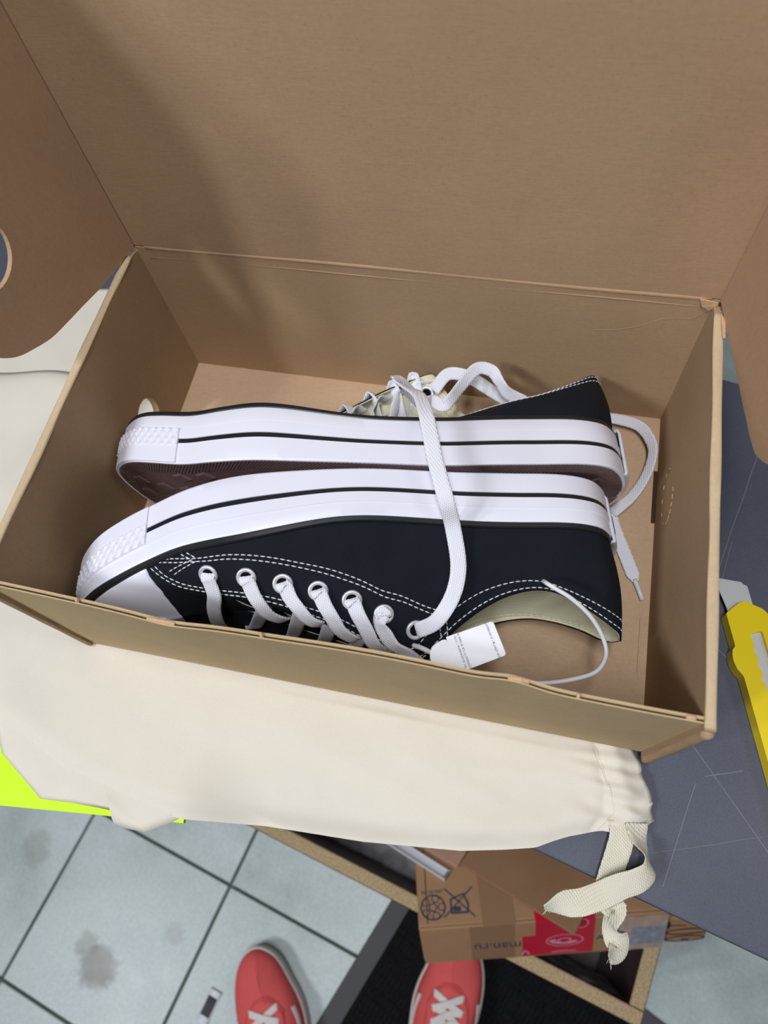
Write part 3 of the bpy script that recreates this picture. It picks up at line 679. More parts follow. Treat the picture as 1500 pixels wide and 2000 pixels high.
# near shoe: lacing as it lies, in shoe millimetres (length, across, height)
LL = [[(216.2,40.7,54.6),(215.5,33.2,58.8),(218.5,21,60.6),(221,7,61.4),(223.4,-10.4,60.4),(225.4,-24,57.0),(226,-31,52)],
      [(195.9,44.5,57.6),(194.3,40.6,61.8),(192.1,35.9,65.2),(188.9,27.1,68.2),(183.2,17.4,68.4),(179,10,65)],
      [(177.8,44.5,60.4),(176.1,41.5,64.6),(173,38.1,68.6),(168.7,31.9,73),(164.6,27.2,74.2),(160,21,72.5)],
      [(161.2,41.8,64),(159.4,38.8,68.5),(155.8,33.3,74.3),(152.8,26.8,78.5),(147.1,18.7,80.6),(142.5,13,79.5)],
      [(145.1,38,68.2),(143.4,34.8,72.7),(140.1,29.3,78.6),(136.8,20.7,84),(132,10.9,85.7),(128,4,85)],
      [(130.8,33.4,72.8),(133.1,31,76.7),(130.3,27.4,81.4),(126.7,22.4,86),(119.1,17,89.4),(112.5,11,94),(109,5,96)]]
def lace_mm(pts, nrm_, w=7.8): ribbon('lace', [near.w(p) for p in pts], [near.wd(n) for n in nrm_], w/1000, .0013, M['lace'], rn, 8)
for (a, v), pp in zip(EYE, LL):
    n0 = near.N(a, v, 1); p0 = near.S(a, v, 1); k = len(pp)
    up_ = np.array([0, .25, 1.0]); up_ /= np.linalg.norm(up_)
    nn = [n0, n0]+[n0*(1-min(1, (q+1)/(k-2)))+up_*min(1, (q+1)/(k-2)) for q in range(k)]
    if pp[0][0] < 140: nn = [n0, n0, n0, n0*.5+np.array([.75,.2,.2]), n0*.7+np.array([.35,.2,.3]), up_, up_, up_, (0,-.2,1)]
    lace_mm([p0-n0*1.4+np.array([0,1.2,0]), p0+n0*1.5+(np.array(pp[0])-p0)*.3]+pp, nn)
for pp in ([(208,-25,55),(205,-16,62.0),(200.5,-4.5,62.4),(195.5,12,63.4),(190.5,26.5,62.6),(186.9,34.7,60.0)], [(188,-26,62),(184.8,-17.4,69.0),(180.8,-7.2,69.0),(176.5,12,69.6),(172,29,67.6),(168.5,35.6,63.8)],
           [(172,-25,67),(168.5,-16.8,74.8),(164.8,-7.2,75),(161,10,75.4),(157.5,25,73.0),(153.5,30.8,69.0)], [(155,-22,73),(151.9,-12.5,80.6),(149.5,-6,81.2),(146,8,81),(142,20,79),(138,26,74.5)]):
    lace_mm(pp, [(0,-.9,.5),(0,-.5,.85),(0,-.2,1),(0,.05,1),(0,.3,1),(0,.5,.9)], 8.2)
for pp in ([(209,37,52),(207.2,32.8,55.5),(202.5,20,58.0),(201.2,0,56.4),(200,-9,53)], [(187.5,38.5,58),(185.8,34.5,60.6),(180.5,25,63.6),(177.5,6,63.4),(176.5,-6,61)], [(169.5,34,64.6),(167.7,30.2,67.2),(163.8,20,69.2),(160,3,70),(158.5,-8,68)], [(153.5,29,70),(152,25,72.6),(148.3,16,75),(144.4,2,76),(142.5,-8,75)]):
    lace_mm(pp, [(0,.5,.9),(0,.4,.9),(.1,.1,1),(0,-.1,1),(0,-.3,1)], 7.4)
# near shoe: long lace from the top eyelet up over both soles
P = [(.0380,-.0818,.0655),(.0405,-.0822,.0700),(.0484,-.0765,.0715),(.0545,-.0640,.0775),(.0552,-.0500,.0835),(.0497,-.0335,.0925),(.0455,-.0262,.1045),(.0405,-.0155,.1085),(.0352,-.0030,.1085),(.0310,.0090,.1090),(.0260,.0225,.1075),(.0190,.0385,.0985),(.0090,.0490,.0890),(.0010,.0550,.0850)]
Nn = [(-.2,-.6,.7),(-.3,-.5,.8),(-.2,-.45,.9),(.1,-.35,.9),(.1,-.2,.95),(0,-.45,.9),(0,-.45,.9),(0,-.05,1),(0,0,1),(0,0,1),(0,.35,1),(.1,.5,.9),(.35,.55,.75),(.6,.5,.5)]
ribbon('lace', P, Nn, .0082, .0014, M['lace'], rn, 8, lambda u: 1-.35*smooth01((u-.86)/.14))
# its folded end and the loops of the far shoe's laces
ribbon('lace', [(.0010,.0550,.0850),(.0030,.0590,.0790),(.0085,.0590,.0690),(.0135,.0590,.0600),(.0180,.0600,.0520)], [(.6,.5,.5),(.3,-.2,.9),(0,-.5,.9),(0,-.5,.9),(0,-.6,.8)], .0072, .0013, M['lace'], rn)
ribbon('lace', [(.0172,.0660,.0500),(.0220,.0630,.0560),(.0285,.0590,.0590),(.0325,.0640,.0600),(.0365,.0740,.0590),(.0440,.0890,.0580),(.0530,.0905,.0560),(.0590,.0850,.0530),(.0650,.0810,.0480),(.0760,.0800,.0420)],
       [(0,-.6,.8),(0,-.5,.9),(.2,-.3,.9),(.6,-.3,.6),(.5,-.5,.6),(.1,-.5,.8),(-.4,-.3,.8),(-.7,-.2,.6),(-.4,-.5,.7),(0,-.6,.7)], .0078, .0013, M['lace'], rf, 9)
ribbon('lace', [(.0170,.0860,.0330),(.0240,.0945,.0400),(.0330,.0950,.0420),(.0430,.0925,.0410),(.0540,.0875,.0390),(.0660,.0840,.0360),(.0800,.0860,.0300)],
       [(-.2,-.4,.9),(0,-.5,.8),(.1,-.6,.8),(.1,-.6,.8),(0,-.6,.7),(0,-.5,.8),(0,-.5,.8)], .0082, .0013, M['lace'], rf, 8)
P = [(.1180,.0970,.0100),(.1290,.0975,.0080),(.1380,.0985,.0070),(.1515,.0955,.0075),(.1585,.0870,.0090),(.1618,.0755,.0100),(.1590,.0590,.0085),(.1515,.0430,.0065),(.1405,.0300,.0050)]
ribbon('lace', P, [(0,-.2,1),(0,-.2,1),(0,-.3,1),(-.2,-.5,.8),(-.55,-.4,.7),(-.75,-.1,.65),(-.6,.2,.75),(-.35,.2,.9),(0,0,1)], .0072, .0013, M['lace'], rf, 9)
le = ribbon('lace', [(.1390,.0320,.0035),(.1415,.0250,.0030),(.1450,.0170,.0022),(.1510,.0040,.0020),(.1555,-.0060,.0020),(.1580,-.0120,.0021)], [(0,0,1)]*6, .0084, .0014, M['lace'], rf, 8, lambda u: 1-.5*smooth01((u-.84)/.16))
tb = MB(); tb.tube([(.1574,-.0108,.0022),(.1582,-.0128,.0022),(.1605,-.0180,.0021),(.1628,-.0232,.0021)], [.0017,.0015,.0014,.00135], 12); tb.obj('aglet', M['aglet'], le, True)

# ------------------------------------------------------------------ security tag on a plastic cable
sg = thing('security_tag', 'white plastic seal tag on a cable looped through the sneaker collar', 'tag', (.07,-.09,.088))
P = spline([(.0985,-.0470,.0740),(.1000,-.0500,.0795),(.1045,-.0522,.0800),(.1130,-.0550,.0770),(.1235,-.0600,.0700),(.1318,-.0670,.0610),(.1345,-.0755,.0585),(.1300,-.0850,.0600),(.1180,-.0915,.0610),(.1030,-.0962,.0620),(.0860,-.0985,.0650),(.0720,-.0995,.0720),(.0620,-.0985,.0800),(.0560,-.0950,.0865)], 8)
tb = MB(); tb.tube(P, .00115, 10); tb.obj('cable', M['plastic'], sg, True)
tb = MB(); tb.tube(spline([(.0555,-.0960,.0868),(.0500,-.0962,.0860),(.0445,-.0945,.0840),(.0400,-.0930,.0800)], 6), .0012, 10); tb.obj('cable', M['plastic'], sg, True)
ux = Vector((.0190,.0110,.0006)).normalized(); uz = Vector((0.05,-.10,1)); uy = (uz-ux*uz.dot(ux)).normalized().cross(ux).normalized(); uy = -uy if uy.y < 0 else uy; nz = ux.cross(uy)
O = Vector((.0710,-.0895,.0890))
pl = fill_plate('plate', rounded([(-.0130,-.0088),(.0108,-.0085),(.0108,.0085),(-.0130,.0088)], [.0004,.0016,.0016,.0004]), [], O, ux, uy, .0011, M['plastic'], sg); bevel(pl, .0003)
nk = fill_plate('neck', rounded([(-.0235,-.0032),(-.0205,-.0072),(-.0128,-.0086),(-.0128,.0086),(-.0205,.0072),(-.0235,.0032)], .003), [], O-nz*.0002, ux, uy, .0020, M['plastic'], sg); bevel(nk, .0004)
text('lettering', '\u041d\u0435 \u0432\u0441\u043a\u0440\u044b\u0432\u0430\u0442\u044c, \u0435\u0441\u043b\u0438', .00175, M['ink'], sg, O+ux*-.0090+nz*.00006, uy, -ux, stretch=.95)
text('lettering', '\u0441\u043e\u0431\u0438\u0440\u0430\u0435\u0442\u0435\u0441\u044c \u0432\u0435\u0440\u043d\u0443\u0442\u044c', .00175, M['ink'], sg, O+ux*-.0072+nz*.00006, uy, -ux, stretch=.95)
text('lettering', '\u041f\u0440\u0438 \u043e\u0431\u043c\u0435\u043d\u0435 \u0438 \u0432\u043e\u0437\u0432\u0440\u0430\u0442\u0435', .00175, M['ink'], sg, O+ux*.0072+nz*.00006, uy, -ux, stretch=.95)
# ------------------------------------------------------------------ drawstring bag under the box
bag = thing('drawstring_bag', 'cream cotton drawstring bag spread flat under the shoe box', 'bag', (0,-.14,-.009))
M['cotton'] = woven('cream_cotton', srgb(224, 217, 200), .00075, .3, .95, .07, ('X', 'Y'))
M['tape'] = woven('herringbone_tape', srgb(228, 222, 200), .00095, .8, .95, .10, ('DIAGONAL', 'X'))
FRX = [(-.40,-.135),(-.30,-.150),(-.24,-.163),(-.207,-.171),(-.187,-.177),(-.165,-.1845),(-.13,-.1925),(-.10,-.196),(-.08,-.1965),(-.036,-.1910),(.023,-.1870),(.078,-.1800),(.12,-.1700),(.138,-.1610),(.155,-.1545),(.169,-.1540),(.178,-.1440)]
BKX = [(-.40,.150),(-.30,.166),(-.25,.172),(-.20,.172),(-.165,.165),(-.14,.10),(-.10,.0),(.0,-.03),(.14,-.05),(.18,-.06)]
RY = [(-.165,.166),(-.154,.170),(-.144,.1785),(-.135,.1765),(-.126,.1725),(-.118,.1690),(-.109,.1655),(-.09,.160),(-.05,.150),(.2,.150)]
def edge_y(x): return TP.y+math.tan(TA)*(x-TP.x)      # front edge of the table
def gauss(d, w): return math.exp(-(d/w)**2)
RYA = np.array(RY)
PLEATS = [(-.1140,-.10,.030,.0042),(-.1195,.05,.036,-.0030),(-.1240,.02,.045,.0046),(-.1290,-.05,.030,-.0030),(-.1330,.10,.050,.0050),(-.1375,.05,.035,-.0030),(-.1415,.22,.048,.0046),(-.1460,.25,.03,-.0026),(-.1490,.10,.03,.0035)]
def bag_h(x, y, fr):
    """height of the cloth's face above the table under everything"""
    z = -.0038
    inside = max(0, min(min(x+x0+.008, x0+.010-x), min(y+y0+.010, y0-y)))   # depth under the box footprint
    lift = 1-smooth01((inside+.012)/.018)
    puff = .0022+.0022*math.sin(x*21+1.3)*math.sin(y*33+x*9)+.0015*math.sin(x*47-y*61)+.0008*math.sin(x*88+y*130+2)
    puff += .0040*gauss(y+.135-.10*(x+.02), .020)*gauss(x-.05, .10)
    puff += .0013*gauss(y+.150+.25*(x-.09), .005)*gauss(x-.085, .05)+.0012*gauss(y+.138-.1*(x-.06), .004)*gauss(x-.09, .04)-.0009*gauss(y+.165+.12*x, .006)*gauss(x, .12)
    puff += .0020*gauss((x+.205)-.55*(y+.14), .012)-.0018*gauss((x+.165)-.55*(y+.14), .012)+.0020*gauss((x+.13)-.75*(y+.14), .018)
    if x < -.16:
        puff += .0012*gauss(y-.11-.3*(x+.3), .012)+.0026*gauss((x+.245)-.28*(y-.09), .012)
        puff += .0022*gauss((x+.225)-.35*(y-.02), .013)+.003*gauss(y-.01+.5*(x+.25), .02)
    g = smooth01((x-.118-.05*(y+.13))/.03)                # gathered mouth on the right
    puff += g*(.0042*math.sin((y*1.0-.25*x)*330+1.5*math.sin(x*90))*gauss(x-.160-.3*(y+.12)*-1, .030)+.0030*math.sin((y+.32*x)*215)*gauss(x-.15,.03)+.0030)
    for py, sl, ln_, am in PLEATS:                         # pleats running in from the gathered channel
        xe = float(np.interp(y, RYA[:,0], RYA[:,1]))-.020; u = xe-x
        if -.02 < u < ln_*1.6: dd = y-(py+sl*u); puff += am*gauss(dd, .0026+.05*max(u, 0))*(1-smooth01(u/ln_) if u > 0 else .8)
    z += lift*max(puff, -.0025)
    fy_ = float(np.interp(x, *np.array(FRX).T)); d = y-fy_
    z -= .0045*(1-smooth01(d/.016))**2                    # front hem rolls down
    sup = edge_y(x); over = sup-y
    if over > 0 and x > -.085: z -= min(over, .05)**1.5*1.5*smooth01((x+.085)/.05)*(1-smooth01((x-.10)/.04))
    return z
NX, NY = 230, 150; vv = []
xs = np.linspace(-.40, .176, NX+1)
for i in range(NX+1):
    for j in range(NY+1):
        x = xs[i]; v = j/NY; f_ = float(np.interp(x, *np.array(FRX).T)); b_ = float(np.interp(x, *np.array(BKX).T)); y = f_+(b_-f_)*v**1.25
        xr = float(np.interp(y, *np.array(RY).T)); k = (x-.10)/(.176-.10)
        if k > 0: x2 = .10+(xr-.10)*k+.0009*math.sin(y*420)*k**3
        else: x2 = x
        e = max(0, 1-(NX-i)/7.0); z = bag_h(x2, y, v)-.004*e*e
        if k > .55:  # channel seam
            z += .0022*gauss(k-.80, .07)-.0018*gauss(k-.66, .025)
        vv.append((x2, y, z))
ff = [(i*(NY+1)+j, (i+1)*(NY+1)+j, (i+1)*(NY+1)+j+1, i*(NY+1)+j+1) for i in range(NX) for j in range(NY)]
cl = mesh('cloth', vv, ff, M['cotton'], bag, True); solid(cl, .0010, -1)
# lower layer of the folded bag peeking out at the front left
LO = [(-.30,-.145),(-.215,-.170),(-.2035,-.1845),(-.169,-.2035),(-.148,-.2015),(-.124,-.2005),(-.1185,-.2080),(-.100,-.2075),(-.085,-.1985),(-.07,-.186),(-.10,-.12),(-.30,-.10)]
vv = []; n = len(LO); cx, cy = -.15, -.165
ring = [tuple(p) for p in LO]
for s_ in (0, .35, .7, .92, 1.0):
    for a, b in ring: vv.append((cx+(a-cx)*s_, cy+(b-cy)*s_, -.0068-.0016*(s_ > .95)))
ff = [(r*n+i, r*n+(i+1) % n, (r+1)*n+(i+1) % n, (r+1)*n+i) for r in range(4) for i in range(n)]
solid(mesh('lower_layer', vv, ff, M['cotton'], bag, True, recalc=True), .0008, 0)
# the bag's side is folded over at the left: a flap with a raised, wavy edge
nx_, ny_ = 50, 26; vv = []
for i in range(nx_+1):
    x = -.395+.215*i/nx_; yb_ = .0800+.004*math.sin((x+.3)*55)+.010*(x+.28); yf_ = -.030+.25*(x+.25)
    for j in range(ny_+1):
        v = j/ny_; y = yf_+(yb_-yf_)*v; z = bag_h(x, y, 0)+.0008+.0075*smooth01((v-.55)/.40)*gauss(x+.30, .085)-.0030*max(0, (v-.93)/.07)
        z += .0020*gauss((x+.26)-.5*(y-.02), .010)*smooth01(v*3)*(1-v*.5); vv.append((x, y, z-.0012*(1-smooth01(v*6))))
fl_ = mesh('folded_side', vv, [(i*(ny_+1)+j, (i+1)*(ny_+1)+j, (i+1)*(ny_+1)+j+1, i*(ny_+1)+j+1) for i in range(nx_) for j in range(ny_)], M['cotton'], bag, True); solid(fl_, .0010, -1)
# stitched channel line
tb = MB(); P = [(float(np.interp(y, *np.array(RY).T))-.0245-.10*(y+.12), y) for y in np.linspace(-.1545, -.112, 40)]
for i in range(0, 39):
    a, b = P[i], P[i+1]; za, zb = bag_h(a[0], a[1], 0)+.0004, bag_h(b[0], b[1], 0)+.0004; m_ = .62
    tb.tube([(a[0], a[1], za), (a[0]+(b[0]-a[0])*m_, a[1]+(b[1]-a[1])*m_, za+(zb-za)*m_)], .00022, 5)
tag(tb.obj('channel_stitching', M['cotton'], bag, True), kind='stuff')
# herringbone tape ties
ribbon('tie', [(.1600,-.1475,-.0035),(.1610,-.1560,-.0040),(.1590,-.1670,-.0060),(.1560,-.1790,-.0080),(.1560,-.1870,-.0070),(.1610,-.1905,-.0090),(.1600,-.1970,-.0130),(.1640,-.2030,-.0180),(.1665,-.2085,-.0200),(.1620,-.2150,-.0190)],
       [(0,.1,1),(.1,.1,1),(.2,0,1),(.4,.2,.9),(-.2,.6,.8),(-.6,.3,.7),(-.85,0,.4),(-.3,0,.9),(.5,.1,.8),(.9,.2,.2)], .0135, .0006, M['tape'], bag, 9)
ribbon('tie', [(.1680,-.1470,-.0035),(.1695,-.1545,-.0030),(.1735,-.1625,-.0010),(.1745,-.1690,.0020),(.1690,-.1745,.0030),(.1610,-.1790,.0010),(.1525,-.1850,-.0020),(.1430,-.1905,-.0040),(.1340,-.1935,-.0050),(.1250,-.1975,-.0060)],
       [(.2,.2,1),(.6,.2,.8),(.9,.1,.4),(.5,-.4,.8),(-.1,-.5,.85),(.1,-.2,1),(.1,.3,.95),(0,.2,1),(0,-.3,.9),(.2,-.9,.4)], .0132, .0006, M['tape'], bag, 9, lambda u: 1-.35*smooth01((u-.85)/.15))
for c in ((.1275,-.1960,-.0055), (.1632,-.2130,-.0190)):
    tb = MB()
    for k in range(5):
        a = rng.randn(3)*.0016; tb.tube([c, (c[0]-.0015+a[0], c[1]-.0022+a[1], c[2]+a[2]*.4), (c[0]-.002+2*a[0], c[1]-.004+a[1], c[2]+a[2])], .00012, 4)
    tag(tb.obj('frayed_thread', M['tape'], bag), kind='stuff')

# ------------------------------------------------------------------ neon folder under the bag
fo = thing('neon_folder', 'neon yellow-green plastic folder under the bag at the table edge', 'folder', (-.2,-.1,-.012))
fu = Vector((math.cos(.12), math.sin(.12), 0)); fv = Vector((-fu.y, fu.x, 0)); FC = Vector((-.0795, -.1985, 0))
M['neon'] = plain('neon_plastic', (.62, .95, .008, 1), .4, .4)
def fpt(a, b, z): return FC+fu*a+fv*b+tz*z
tb = MB(); tb.box(fpt(-.155, .120, -.0118), (.31, .24, .0006), (fu, fv, tz)); bevel(tb.obj('back_cover', M['neon'], fo), .0002)
tb = MB(); tb.box(fpt(-.155, .120, -.0088), (.31, .24, .0006), (fu, fv, tz)); bevel(tb.obj('front_cover', M['neon'], fo), .0002)
tb = MB(); tb.box(fpt(-.155, .0006, -.0103), (.31, .0010, .0030), (fu, fv, tz)); tb.obj('spine', M['neon'], fo)
tb = MB(); tb.box(fpt(-.158, .120, -.0103), (.29, .22, .0020), (fu, fv, tz)); tb.obj('papers', plain('paper', (.75,.75,.72,1), .9), fo)

# ------------------------------------------------------------------ box cutter
ct = thing('box_cutter', 'yellow snap-off box cutter with bare steel blade on the grey table', 'knife', (.228,-.05,TOPZ))
cd = Vector((.012, -.043, 0)).normalized(); cn = Vector((-cd.y, cd.x, 0))   # along the handle, to its right side
CO = Vector((.2115, -.0215, TOPZ))
def cpt(p): return CO+cd*p[0]+cn*p[1]
M['yellow'] = plain('yellow_plastic', srgb(236, 208, 0), .35, .5)
M['blade'] = plain('blade_steel', (.60, .60, .58, 1), .4, .5, .25)
# 2-D outline: x along the handle, y across (0 = left edge)
hd = [(0,.0),(-.0055,.009),(-.0065,.0125),(.0,.0225),(.012,.0270),(.16,.0270),(.166,.0225),(.166,.0045),(.160,0),(.037,.0),(.0335,-.0024),(.0270,-.0035),(.0215,-.0020),(.0200,0)]
hd = rounded(hd, [.0012,.003,.002,.003,.006,.006,.005,.005,.006,.002,.003,.004,.003,.0015], 4)
slot = rounded([(.0135,.0105),(.0125,.0175),(.118,.0175),(.118,.0105),(.0420,.0105),(.0400,.0090),(.0380,.0105),(.0340,.0105),(.0320,.0090),(.0300,.0105),(.0260,.0105),(.0240,.0092),(.0220,.0105)], .0012, 3)
h = fill_plate('handle', hd, [slot], CO+tz*.0105, cd, cn, .0095, M['yellow'], ct)
bevel(h, .0016, 3)
bl = [(-.0240,.0004),(-.0195,.0155),(-.0180,.0165),(-.0165,.0185),(-.0150,.0185),(.02,.0185),(.02,.0030),(-.0040,.0030)]
b = fill_plate('blade', bl, [], CO+tz*.0062, cd, cn, .0006, M['blade'], ct)
tb = MB(); tb.box(CO+cd*.07+cn*.0140+tz*.0060, (.115, .0085, .0030), (cd, cn, tz)); tb.obj('blade_holder', M['blade'], ct)
tb = MB(); tb.box(CO+cd*.085+cn*.0140+tz*.0115, (.022, .010, .006), (cd, cn, tz)); bevel(tb.obj('slider', M['black_rubber'], ct), .0015)

# ------------------------------------------------------------------ floor mat
ka = Vector((.92, -.39, 0)).normalized(); kb = Vector((ka.y, -ka.x, 0)); KC = Vector((.035, -.197, 0))
mat_ = thing('ribbed_mat', 'black ribbed floor mat with grey rubber border under the crate', 'mat', (.2,-.4,FZ))
M['mat'] = plain('black_mat_pile', (.010, .010, .011, 1), .95, .05, grain=.4, gscale=250)
M['matb'] = plain('grey_mat_border', (.085, .085, .088, 1), .75, .3)
bw = .027; ml, mh = .62, .48
tb = MB(); tb.box(KC+ka*ml/2+kb*mh/2+tz*(FZ+.0025), (ml, mh, .005), (ka, kb, tz)); bevel(tb.obj('border', M['matb'], mat_), .002)
tb = MB(); tb.box(KC+ka*ml/2+kb*mh/2+tz*(FZ+.0054), (ml-2*bw, mh-2*bw, .0012), (ka, kb, tz)); pile = tb.obj('pile', M['mat'], mat_)
rb = MB(); n = 84; rb.box((0,0,0), (.0036, mh-2*bw-.004, .0022), (ka, kb, tz)); r0 = None
for i in range(n):
    c = KC+ka*(bw+.004+(ml-2*bw-.008)*i/(n-1))+kb*mh/2+tz*(FZ+.0068)
    if r0 is None: r0 = mesh('rib', rb.v, rb.f, M['mat'], None, False); r0.parent = pile; o = r0
    else: o = r0.copy(); COL.objects.link(o)
    o.location = c-root_loc(pile)

# ------------------------------------------------------------------ chipboard crate under the table
cr = thing('chipboard_crate', 'open chipboard crate with dark inside below the table edge', 'crate', (.07,-.08,FZ+.008))
M['chip'] = plain('chipboard_edge', srgb(176, 154, 118), .9, .15, grain=.28, gscale=420)
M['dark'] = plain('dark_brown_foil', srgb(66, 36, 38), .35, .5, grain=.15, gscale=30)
CT = -.5; CB = FZ+.008
u0 = Vector((.157+.163, -.290+.220, 0)).normalized(); u1 = Vector((-u0.y, u0.x, 0)); FL = Vector((-.30, -.190, 0)); wd = .61; dp = .34; tk = .016
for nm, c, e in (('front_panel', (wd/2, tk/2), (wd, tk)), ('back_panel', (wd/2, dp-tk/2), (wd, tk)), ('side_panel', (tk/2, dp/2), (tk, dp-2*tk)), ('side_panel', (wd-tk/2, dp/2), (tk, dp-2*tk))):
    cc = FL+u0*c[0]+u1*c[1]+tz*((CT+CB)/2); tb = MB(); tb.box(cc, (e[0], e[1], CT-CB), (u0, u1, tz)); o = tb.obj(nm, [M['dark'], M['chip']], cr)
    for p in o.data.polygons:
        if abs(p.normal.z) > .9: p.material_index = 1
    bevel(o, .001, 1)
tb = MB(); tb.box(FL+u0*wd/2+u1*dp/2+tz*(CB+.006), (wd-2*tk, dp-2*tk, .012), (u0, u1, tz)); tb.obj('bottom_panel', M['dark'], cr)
# crumpled clear film: one lump in the left of the crate, one wrapped on its right corner
film = NT('clear_film'); film.rough(.12, .6); film.color((.9,.9,.92,1)); film.b.inputs['Alpha'].default_value = .24; film.b.inputs['Roughness'].default_value = .1
def crumple(name, o, du, dv, nu, nv, amp, label, seed, lift=0.0):
    r = np.random.RandomState(seed); vv = []; o = Vector(o); du = Vector(du); dv = Vector(dv); nz_ = du.cross(dv).normalized()
    g = r.rand(nu+1, nv+1)
    for i in range(nu+1):
        for j in range(nv+1): vv.append(o+du*(i/nu)+dv*(j/nv)+nz_*(amp*(g[i, j]-.5)+lift*math.sin(math.pi*i/nu)*math.sin(math.pi*j/nv)))
    f = []
    for i in range(nu):
        for j in range(nv):
            a, b, c, d = i*(nv+1)+j, (i+1)*(nv+1)+j, (i+1)*(nv+1)+j+1, i*(nv+1)+j+1
            f += [(a,b,c),(a,c,d)] if (i+j) % 2 else [(a,b,d),(b,c,d)]
    fo_ = mesh(name, vv, f, film.m, None, False); return tag(fo_, label, 'film')
ib = CB+.012
crumple('plastic_film', FL+u0*.15+u1*.020+tz*(ib+.085), u0*.21, u1*.20, 22, 16, .03, 'crumpled clear plastic film lying in the left of the crate', 3, .03)
crumple('plastic_film', FL+u0*(wd-.115)+u1*(tk+.002)+tz*(CT-.15), u0*.10, tz*.152, 12, 12, .004, 'clear plastic film clinging to the crate\'s right front corner', 5)

# ------------------------------------------------------------------ printed carton propped on the crate
ca = thing('printed_carton', 'brown printed carton with red tape propped in the crate under the table', 'carton', (.17,-.23,-.46))
A = Vector((.0490, -.2721, -.4109)); Bc = Vector((.0632, -.3083, -.4740)); E_ = Vector((.3081, -.2384, -.4740))
ex = (E_-Bc); LX = ex.length; ex.normalize(); eh = (A-Bc); eh = (eh-ex*eh.dot(ex)); HH = eh.length; eh.normalize(); ed = ex.cross(eh).normalized()
if ed.y < 0: ed = -ed
DD = .20
M['carton'] = cardboard('carton_board', srgb(166, 128, 94), (40, 900, 900), ('X', 30, .1))
M['blue'] = plain('dark_blue_print', srgb(62, 66, 88), .8, .15)
def kp(a, h, d): return Bc+ex*a+eh*h+ed*d          # along, up the front face, into the depth
def kbox(nm, a0, a1, h0_, h1, d0, d1, m, p, bv=0):
    tb = MB(); tb.box(kp((a0+a1)/2, (h0_+h1)/2, (d0+d1)/2), (a1-a0, h1-h0_, d1-d0), (ex, eh, ed)); o = tb.obj(nm, m, p)
    return bevel(o, bv) if bv else o
kbox('front_panel', .0012, LX, 0, HH, 0, .003, M['carton'], ca, .0012)
kbox('top_panel', .0012, LX, HH-.003, HH, .0032, DD, M['carton'], ca, .0012)
kbox('side_panel', 0, .003, 0, HH-.0035, .0036, DD, M['carton'], ca, .0012)
kbox('side_panel', LX-.003, LX, 0, HH-.0035, .0036, DD, M['carton'], ca, .0012)
kbox('back_panel', .004, LX-.004, 0, HH-.004, DD-.003, DD, M['carton'], ca)
kbox('bottom_panel', .004, LX-.004, 0, .003, .004, DD-.004, M['carton'], ca)
kbox('tuck_flap', .0095, .0105, HH-.0003, HH+.0003, .006, DD*.8, M['flute'], ca)
kbox('clear_tape', .066, .100, HH-.0002, HH+.0002, -.0002, .12, plain('glossy_tape', srgb(150, 116, 86), .25, .5), ca)
kbox('clear_tape', .052, .098, .002, HH-.001, -.0003, .0002, bpy.data.materials['glossy_tape'], ca)
M['red'] = plain('red_tape', srgb(196, 22, 52), .4, .5)
M['pink'] = plain('pink_print', srgb(222, 150, 170), .6, .3)
r1 = kbox('red_tape', .1195, .180, .004, HH, -.0006, .0002, M['red'], ca); kbox('red_tape', .1195, .180, HH-.0001, HH+.0005, -.0003, .035, M['red'], ca); kbox('red_tape', .106, .1197, .004, HH*.62, -.0005, .0002, M['red'], ca)
def ring2(o, ux, uy, ra, rb_, w, m, parent, nm='print_mark', n=28):
    v = []; 
    for i in range(n):
        t = 2*math.pi*i/n
        for k in (-.5, .5): v.append(Vector(o)+Vector(ux)*((ra+k*w)*math.cos(t))+Vector(uy)*((rb_+k*w)*math.sin(t)))
    return mesh(nm, v, [(2*i, 2*i+1, 2*((i+1) % n)+1, 2*((i+1) % n)) for i in range(n)], m, parent, False)
def stroke(o, ux, uy, pts, w, m, parent, nm='print_mark'):
    v = []; f = []
    P = [Vector(o)+Vector(ux)*a+Vector(uy)*b for a, b in pts]; nn = Vector(ux).cross(Vector(uy)).normalized()
    for i, p in enumerate(P):
        d = (P[min(i+1, len(P)-1)]-P[max(i-1, 0)]).normalized(); s_ = d.cross(nn)*w/2; v += [p+s_, p-s_]
    return mesh(nm, v, [(2*i, 2*i+1, 2*i+3, 2*i+2) for i in range(len(P)-1)], m, parent, False)
# red tape print: oval with arrow, small triangles
fo_ = kp(.150, HH*.45, -.00075)
ring2(fo_, ex, eh, .019, .012, .0012, M['pink'], r1); ring2(fo_, ex, eh, .0065, .0045, .0016, M['pink'], r1)
stroke(fo_, ex, eh, [(-.014,-.002),(-.006,-.005),(.004,-.006),(.013,-.003)], .004, M['pink'], r1)
stroke(fo_, ex, eh, [(-.016,0),(-.009,.002)], .003, M['pink'], r1); ring2(kp(.166, HH*.90, -.00075), ex, eh, .007, .009, .0012, M['pink'], r1)
stroke(kp(.109, HH*.16, -.0007), ex, eh, [(-.004,-.004),(0,.005),(.004,-.004)], .0024, M['pink'], r1)
stroke(kp(.150, HH*.12, -.00075), ex, eh, [(-.013,0),(0,.0015),(.013,0)], .0016, M['pink'], r1)
# lettering, upside down as the carton lies: "man.ru" and the start of the address
text('lettering', 'man.ru', .0225, M['blue'], ca, kp(.0800, HH*.40, -.00055), -ex, -eh, 1.0, .80)
text('lettering', 'w', .0200, M['blue'], ca, kp(.1900, HH*.42, -.0003), -ex, -eh, 1, 1.1)
